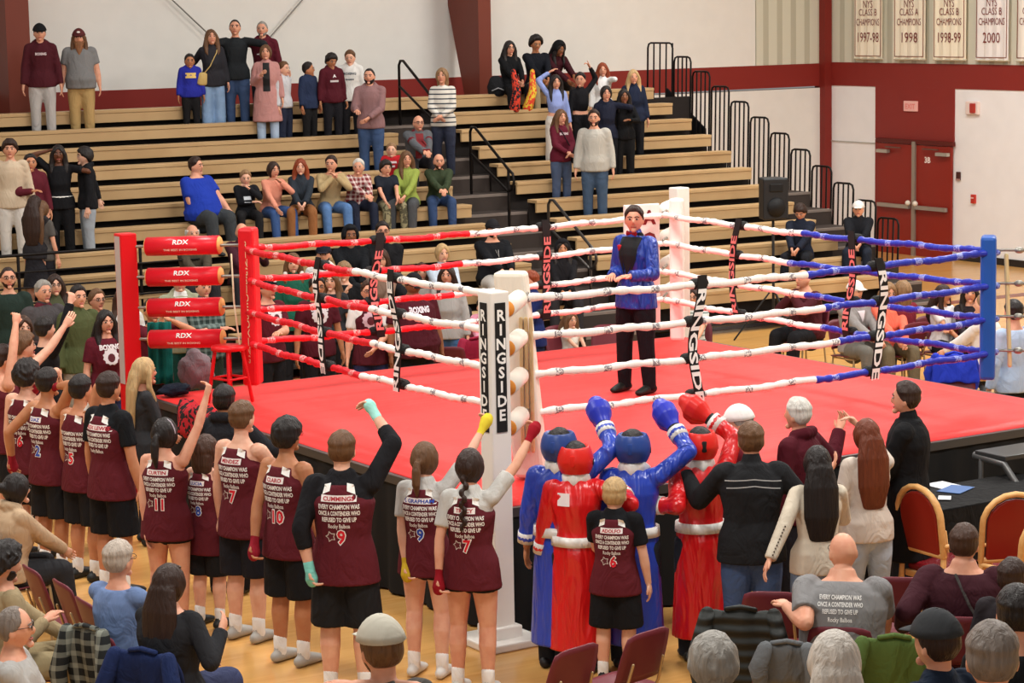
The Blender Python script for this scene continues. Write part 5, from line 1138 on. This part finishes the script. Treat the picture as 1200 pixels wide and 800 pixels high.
chair_px(678, 757, -135, 'maroon chair left of the two empty ones at the bottom centre')
chair_px(762, 738, -135, 'maroon chair with slotted back, right of the two empty ones at the bottom centre')
chair_px(905, 693, 170, 'brown chair behind the left elbow of the grey T-shirt man')
chair_px(1056, 676, 170, 'red-brown chair left of the dark maroon sweater')
# chairs under the seated people on the floor
SEATED = [(138, 636, 1.78, 145, 'chair under the man in the faded blue T-shirt'), (197, 664, 1.72, 155, 'chair under the woman with very long wavy hair'), (18, 556, 1.6, 125, 'chair under the woman in the beige hooded sweatshirt'), (16, 713, 1.78, 95, 'chair under the balding man at lower left'), (5, 640, 1.7, 120, 'chair under the bowed curly-haired man'),
          (988, 621, 1.85, 168, 'chair under the man in the grey lettered T-shirt'), (1130, 617, 1.78, 168, 'chair under the broad person in the maroon sweater'), (1186, 657, 1.6, 150, 'chair under the person at the right edge'),
          (812, 338, 1.6, -10, 'chair under the woman in the striped shirt'), (941, 316, 1.75, -55, 'chair under the bald man in the maroon sweater'), (1002, 331, 1.7, 35, 'chair under the man in the white cap and grey hood'), (1041, 332, 1.66, 15, 'chair under the woman in the coral sweater'), (1058, 330, 1.68, -150, 'chair under the fair-haired person in maroon'), (1105, 335, 1.55, 30, 'chair under the girl in the white T-shirt'), (1137, 333, 1.6, -10, 'chair under the woman with straight black hair'), (1152, 345, 1.78, -120, 'chair under the man in the white sweatshirt'),
          (566, 350, 1.3, 0, 'chair under the child in the pink jacket'), (668, 366, 1.15, 35, 'chair under the little girl in white'), (494, 309, 1.6, 5, 'chair under the brunette girl')]
for px, py, H_, fc, lb in SEATED:
    p = atz(px, py, .45+.52*H_); r = face_rot(fc); stack_chair(p[0]-.0*cos(r), p[1], r, 'maroon '+lb, 'occupied maroon chairs')
p = atz(714, 384, .86); stack_chair(p[0], p[1], face_rot(0), 'empty maroon chair behind the ring, right of the little girl')
p = atz(525, 402, .86); stack_chair(p[0], p[1], face_rot(180), 'empty maroon chair in front of the woman in light grey sweater')
# blue jacket draped over a chair at right, dark red one at centre
def back_of(i):
    px, py, H_, fc, lb = SEATED[i]; p = atz(px, py, .45+.52*H_); a = face_rot(fc); return np.array([p[0]+sin(a)*.31, p[1]-cos(a)*.31, .90])
def drape(name, px, py, z, fc, w, h, m_, label, cat='jacket', depth=.16, lean=.12, chair=True, at_=None):
    p = atz(px, py, z) if at_ is None else at_; a_ = face_rot(fc)
    if chair: stack_chair(p[0]-sin(a_)*.3, p[1]+cos(a_)*.3, a_, 'maroon chair under the '+label.split(' hung')[0].split(' with')[0].split(' over')[0], 'chairs with clothes over the back')
    t = empty(name, tuple(p), face_rot(fc), label, cat); mb = MB(); n = 14
    vs = []
    for i in range(n+1):
        u = -1+2*i/n
        for j in range(13):
            v = j/12; a = (v-.5)*2      # over the top: back half v<.5
            y = -depth*.5*cos(pi*(1-min(1, abs(a)*1.6)))*(-1 if a < 0 else 1)*.5-(.02*sin(u*7+v*5)); z_ = -h*max(0, abs(a)-.12)*(1 if a < 0 else .75)-.03*u*u
            y += -(1 if a < 0 else -1)*(.04+lean*.2)*(1 if abs(a) > .2 else 0)+.02*sin(u*11)
            y = (-1 if a < 0 else 1)*(.045+.012*sin(u*8+v*4))*min(1, abs(a)*4)-z_*.27*(1 if a > 0 else .55)
            vs.append((u*w/2*(1+.12*abs(a))+.01*sin(v*20), y, z_+.012*sin(u*9+v*3)))
    mb.add(vs, [(i*13+j, (i+1)*13+j, (i+1)*13+j+1, i*13+j+1) for i in range(n) for j in range(12)])
    o = mb.build('cloth', m_, t, True); q = o.modifiers.new('s', 'SOLIDIFY'); q.thickness = .03; q = o.modifiers.new('ss', 'SUBSURF'); q.levels = 1; q.render_levels = 1
    mb = MB(); mb.tube([(-w*.42, -.02, -.04), (-w*.56, -.07, -h*.5), (-w*.5, -.06, -h*.85)], [.05, .06, .045], 10); mb.build('sleeve', m_, t, True)
    mb = MB(); mb.tube([(w*.42, -.02, -.04), (w*.56, -.07, -h*.5), (w*.5, -.06, -h*.85)], [.05, .06, .045], 10); mb.build('sleeve', m_, t, True)
    mb = MB(); mb.tube([(-.09, .0, -.01), (0, -.02, .012), (.09, .0, -.01)], (.022, .016), 8); mb.build('collar', m_, t, True)
    return t
drape('jacket', 1118, 414, .93, 0, .46, .45, mat('2236b0', 'cloth', .7), 'royal blue jacket with white piping hung over a chair behind the ring')
drape('jacket', 560, 396, .92, 180, .42, .5, mat('9c2440', 'cloth', .7), 'dark pink jacket hung over a chair left of the near white post')
drape('puffer_jacket', 868, 712, .95, 170, .5, .62, mat('2a2c2a', 'puffer', .6), 'black quilted puffer jacket hung over a chair by the grey T-shirt man')
drape('jacket', 1048, 745, .92, 175, .46, .5, mat('4d6130', 'cloth', .8), 'olive green jacket hung over a chair at the bottom right')
drape('shirt', 128, 745, .92, 150, .34, .6, mat('1d1f1f', 'plaid', .8, '8a8c80', 12), 'black and grey plaid shirt hung on the chair behind the blue T-shirt', 'shirt', chair=False, at_=back_of(0))
drape('jacket', 190, 765, .9, 155, .46, .5, mat('1d2a52', 'cloth', .8), 'navy jacket hung behind the woman with very long wavy hair', chair=False, at_=back_of(1))
drape('sweatshirt', 922, 752, .92, 170, .3, .3, mat('5f6163', 'cloth', .8), 'folded dark grey sweatshirt over a chair arm beside the grey T-shirt man', 'sweatshirt')
# banquet chairs with wooden frames
def banquet(px, py, z, fc, label):
    p = atz(px, py, z); t = empty('banquet_chair', (p[0], p[1], 0), face_rot(fc), label, 'chair', 'wooden armchairs with red upholstery'); WD = mat('e3b273', 'wood', .35, 'd49a5a'); RD = mat('8a2418', 'plain', .3)
    arch = lambda r, zt: [(-r, .62-.0), (-r, zt-r*.9)]+[(-r*cos(a), zt-r*.9+r*.9*sin(a)) for a in np.linspace(.2, pi-.2, 9)]+[(r, zt-r*.9), (r, .62)]
    m = MB(); m.tube([(x, -.25-(z_-.6)*.12, z_) for x, z_ in arch(.24, 1.12)], (.03, .022), 10, side=(0, 1, 0)); m.tube([(-.24, -.25, .62), (.24, -.25, .62)], .024, 8); m.build('back_frame', WD, t, True)
    m = MB(); pl = arch(.205, 1.085); pl = pl; m.prism(pl, -.02, .02, lambda v: (v[0], v[1]-.25-(v[2]-.6)*.12, v[2])); m.build('back_pad', RD, t, bevel=.012)
    m = MB(); m.box((0, 0, .47), (.46, .44, .08)); m.build('seat_cushion', mat('7a1a20', 'plain', .25), t, bevel=.03)
    m = MB(); m.box((0, .0, .415), (.5, .48, .05)); m.build('seat_rail', WD, t, bevel=.008)
    for sx in (-1, 1):
        for sy, zt in ((-1, .62), (1, .42)):
            m = MB(); m.tube([(sx*.235, sy*.22-(.03 if sy < 0 else 0), zt), (sx*.235, sy*.24-(.04 if sy < 0 else 0), 0)], .022, 8); m.build('leg', WD, t, True)
        m = MB(); m.tube([(sx*.25, -.25, .70), (sx*.27, .0, .68), (sx*.26, .18, .66), (sx*.24, .2, .42)], (.022, .018), 8); m.build('arm_rest', WD, t, True)
    return t
banquet(1173, 572, 1.1, -172, 'wooden armchair with tall rounded red back, nearest the ring at right')
banquet(1112, 616, .78, 120, 'wooden armchair with red seat half hidden by the dark brown-haired head')
banquet(1206, 610, 1.0, -160, 'wooden armchair cut off by the right picture edge')
# black covered table with papers
t = empty('covered_table', (1.0, -5.3, 0), 0, 'black cloth covered table with papers beside the ring', 'table')
pc = atz(1128, 578, .76); t.location = (pc[0]+.1, pc[1], 0)
box('tabletop', (0, 0, .745), (1.7, .7, .03), mat('1c1b1b', 'cloth', .85), t, bevel=.008)
m = MB()
for a in range(4):
    L = 1.72 if a % 2 == 0 else .72; D = .36 if a % 2 == 0 else .86; R = rz(a*pi/2); vs = []; k = 30
    for i in range(k+1):
        for z_ in (.75, .4, .03): vs.append(R@np.array([-L/2+L*i/k, -D-(.75-z_)*.03*(1+sin(i*1.3)), z_]))
    m.add(vs, [(3*i+j, 3*i+3+j, 3*i+4+j, 3*i+1+j) for i in range(k) for j in range(2)])
m.build('table_cloth', mat('191818', 'cloth', .85), t, True)
for i, (px, py, lb, w, h, c) in enumerate(((1108, 569, 'white sheet on the black table, nearest the coat', .21, .297, 'e9e7ea'), (1120, 573, 'blue and white booklet lying on the black table', .3, .2, '4d6a9c'), (1107, 583, 'small white paper at the front of the black table', .14, .1, 'e9e7ea'))):
    q = atz(px, py, .765+.003*i); o = box('paper_sheet', (0, 0, 0), (w, h, .004), mat(c, 'plain', .6)); o.location = tuple(q); o.rotation_euler = (0, 0, .4*i); tag(o, lb, 'paper')
# metal steps up to the ring at right
t = empty('ring_steps', (0, 0, 0), 0, 'dark metal steps leading up to the ring at the right', 'steps'); q = atz(1165, 520, .95); t.location = (q[0]+.25, -3.75, 0); GR = mat('4a4a4a', 'metal', .4)
for i, (yy, z_) in enumerate(((.0, .93), (-.42, .62), (-.84, .3))):
    m = MB(); m.box((0, yy, z_), (1.15, .36, .04)); m.build('tread', GR, t, bevel=.006)
for sx in (-1, 1):
    m = MB(); m.tube([(sx*.56, .2, .9), (sx*.56, -.15, .88), (sx*.56, -1.05, .02)], (.02, .035), 8); m.tube([(sx*.56, .12, .9), (sx*.56, .12, 0)], .02, 8); m.build('side_rail', mat('6f6e6d', 'metal', .35), t, True)
# speaker on a tripod
q = aty(906, 236, 7.6); 
t = empty('speaker_stand', (q[0], 7.6, 0), 0, 'black tripod stand holding the loudspeaker by the benches', 'stand'); SBK = mat('202022', 'plain', .5)
zs = aty(906, 257, 7.6)[2]; m = MB(); m.tube([(0, 0, .3), (0, 0, zs)], .02, 8); m.build('pole', SBK, t, True)
for a in range(3):
    m = MB(); d = np.array([cos(a*2.09+.5), sin(a*2.09+.5), 0]); m.tube([np.array([0, 0, .75]), d*.55+np.array([0, 0, .02])], .013, 6); m.tube([np.array([0, 0, .3]), d*.3+np.array([0, 0, .36])], .009, 6); m.build('leg', SBK, t, True)
zt = aty(906, 208, 7.6)[2]
t = empty('loudspeaker', (q[0], 7.6, zs), 0, 'black loudspeaker on a tripod in front of the benches', 'speaker'); hs_ = zt-zs
m = MB(); R = rz(-.3); w = .38
poly = [(-.19, -.12), (.19, -.12), (.14, .2), (-.14, .2)]; vs = [R@np.array([x, y, z_]) for z_ in (0, hs_) for x, y in poly]
m.add(vs, [(3, 2, 1, 0), (4, 5, 6, 7), (0, 1, 5, 4), (1, 2, 6, 5), (2, 3, 7, 6), (3, 0, 4, 7)]); m.build('cabinet', SBK, t, bevel=.025)
m = MB(); c = R@np.array([0, -.125, 0]); m.tube([R@np.array([0, -.118, hs_*.3]), R@np.array([0, -.135, hs_*.3])], [.135, .13], 20, caps=False); m.build('woofer_grille', mat('0e0e10', 'plain', .6), t, True)
m = MB(); m.box(R@np.array([0, -.125, hs_*.77]), (.2, .02, .11), R); m.build('horn', mat('121214', 'plain', .5), t, bevel=.01)
# red corner stool standing on the ring
q = atz(262, 467, 1.0); t = empty('corner_stool', (q[0]+.25, q[1], 1.01), .3, 'red wooden corner stool standing on the ring canvas', 'stool'); RS = mat('d8151d', 'plain', .35)
t.location = tuple(atz(270, 470, 1.01)); t.scale = (1, 1, 1)
m = MB(); m.tube([(0, 0, .5), (0, 0, .54)], [.17, .17], 20, caps=False); m.build('seat', RS, t, True)
for a in range(4):
    d = np.array([cos(a*pi/2+.78), sin(a*pi/2+.78), 0]); m = MB(); m.tube([d*.13+np.array([0, 0, .5]), d*.21+np.array([0, 0, 0])], .018, 8); m.build('leg', RS, t, True)
m = MB()
for a in range(4):
    d = np.array([cos(a*pi/2+.78), sin(a*pi/2+.78), 0])*.175; e = np.array([cos(a*pi/2+.78+pi/2), sin(a*pi/2+.78+pi/2), 0])*.175; m.tube([d+np.array([0, 0, .23]), e+np.array([0, 0, .23])], .012, 6)
m.build('stretcher', RS, t, True)
# bag, hanging cloth and checked blanket on the red corner
def lump(name, px, py, z, r, col, label, cat, kind='cloth'):
    q = atz(px, py, z); m = MB(); ph = rnd.random()*5
    m.ell((0, 0, r[2]*.8), r, None, 26, fn=lambda d: np.array([d[0]*r[0], d[1]*r[1], d[2]*r[2]])*(1+.14*sin(d[0]*6+ph)*cos(d[2]*5+ph)+.06*sin(d[1]*11+d[2]*9)))
    o = m.build(name, mat(col, kind, .8, None, 1.5), None, True); o.location = tuple(q); return tag(o, label, cat)
lump('bag', 230, 452, 1.02, (.18, .14, .2), '7d7074', 'crumpled grey-mauve bag on the ring corner beside the red stool', 'bag')
lump('folded_clothes', 205, 462, 1.02, (.16, .12, .06), '1b2230', 'dark folded clothes on the ring corner under the teal towel', 'clothes')
q = atz(207, 455, 1.06); m = MB(); vs = []
for i in range(9):
    for j in range(7): vs.append((-.11+.22*i/8, .03*sin(i*1.9), .0+.62*j/6))
m.add(vs, [(i*7+j, (i+1)*7+j, (i+1)*7+j+1, i*7+j+1) for i in range(8) for j in range(6)]); o = m.build('towel', mat('12655c', 'cloth', .9), None, True); o.location = tuple(q+np.array([0, .35, 0])); o.rotation_euler = (0, 0, -.5); o.modifiers.new('s', 'SOLIDIFY').thickness = .02; tag(o, 'teal green towel hanging behind the lowest red roll pad', 'towel')
m = MB(); vs = []; k = 16
for i in range(k+1):
    for j in range(9):
        u = i/k; v = j/8; vs.append((-3.0-.18-(.05*sin(u*14))*v-.12*min(1, v*2), 2.4-1.3*u+.03*sin(v*7), 1.03-.02*u+.03*sin(u*20+v*6)-.45*max(0, v-.4)))
m.add(vs, [(i*9+j, (i+1)*9+j, (i+1)*9+j+1, i*9+j+1) for i in range(k) for j in range(8)]); o = m.build('blanket', mat('b3202a', 'camo', .9, '1d1a1a', 1.2), None, True); o.modifiers.new('s', 'SOLIDIFY').thickness = .025; tag(o, 'red and black patterned blanket draped over the ring edge at left', 'blanket')
# low things around the ring foot
q = atz(612, 700, .5); t = empty('gear_bag', (0, 0, 0), 0, 'tall black gear bag with red and silver trim by the near post', 'bag'); t.location = (-2.62, -3.62, 0)
m = MB(); m.tube([(0, 0, .06), (0, 0, .5), (0, 0, .93)], [.17, .18, .15], 18); m.build('bag_body', mat('161517', 'plain', .45), t, True)
m = MB(); m.box((-.02, -.175, .68), (.2, .02, .5)); m.build('silver_frame', mat('b9b5b4', 'plain', .4), t, bevel=.01)
m = MB(); m.box((-.02, -.187, .68), (.16, .012, .46)); m.build('dark_panel', mat('17161a', 'plain', .4), t); m = MB(); m.box((-.02, -.197, .68), (.018, .006, .4)); m.build('zip', mat('c9c5c2', 'plain', .4), t)
m = MB(); m.box((-.13, -.165, .62), (.05, .03, .56)); m.build('red_trim', mat('a5231c', 'plain', .5), t)
lump('backpack', 595, 104, 1.5, (.01, .01, .01), '17161a', 'x', 'y') if False else None
q = aty(588, 124, sY(0, 9)-.05); t = empty('backpack', (q[0], q[1]+.15, sZ(0)), -.3, 'black backpack on the top bench beside the brown column', 'bag')
m = MB(); m.tube([(0, 0, .02), (0, 0, .12), (0, .02, .24)], [(.15, .09), (.16, .1), (.11, .06)], 16, side=(1, 0, 0)); m.build('pack_body', mat('1b1b1e', 'cloth', .8), t, True)
m = MB(); m.tube([(-.1, -.1, .06), (0, -.12, .1), (.1, -.1, .06)], .012, 6); m.build('grey_trim', mat('8b8b8d', 'plain', .6), t, True)
for (px, a_) in ((607, .0), (622, .2)):
    q = aty(px, 126, sY(1, 9)+.0); m = MB(); m.tube([(0, 0, .02), (.05, 0, .3), (.0, .02, .62)], [.09, .07, .04], 10); o = m.build('patterned_bag', mat('d9412a', 'camo', .8, 'e0c03a' if a_ else '1b1b22', 1.6), None, True); o.location = (q[0], q[1]+.1, sZ(1)); o.rotation_euler = (0, a_, 0); tag(o, 'bright red and yellow patterned bag on the top bench, %s one' % ('right' if a_ else 'left'), 'bag', 'bright patterned bags')
# seating stand of the camera side, under the nearest viewers
nb = empty('near_bleachers', (0, 0, 0), 0, 'wooden bench rows at the bottom edge in front of the camera', 'bleachers')
NEAR = [(1098, 722, 9.6, 1.65), (836, 749, 9.8, 1.66), (446, 729, 9.8, 1.75), (1163, 735, 8.2, 1.75), (978, 745, 8.6, 1.66), (1192, 690, 10.6, 1.78)]
for px, py, d_, H_ in NEAR:
    hp = atd(px, py, d_); zt = hp[2]-.52*H_; m = MB(); m.box((hp[0], hp[1]-.05, zt-.03), (.9, .3, .06)); m.build('seat_board', SEAT, nb, bevel=.006)
    m = MB(); m.box((hp[0], hp[1]+.35, zt-.47), (.9, .6, .04)); m.box((hp[0], hp[1]-.1, (zt-.47)/2), (.8, .1, zt-.47)); m.build('footboard', DARK, nb)
finish()
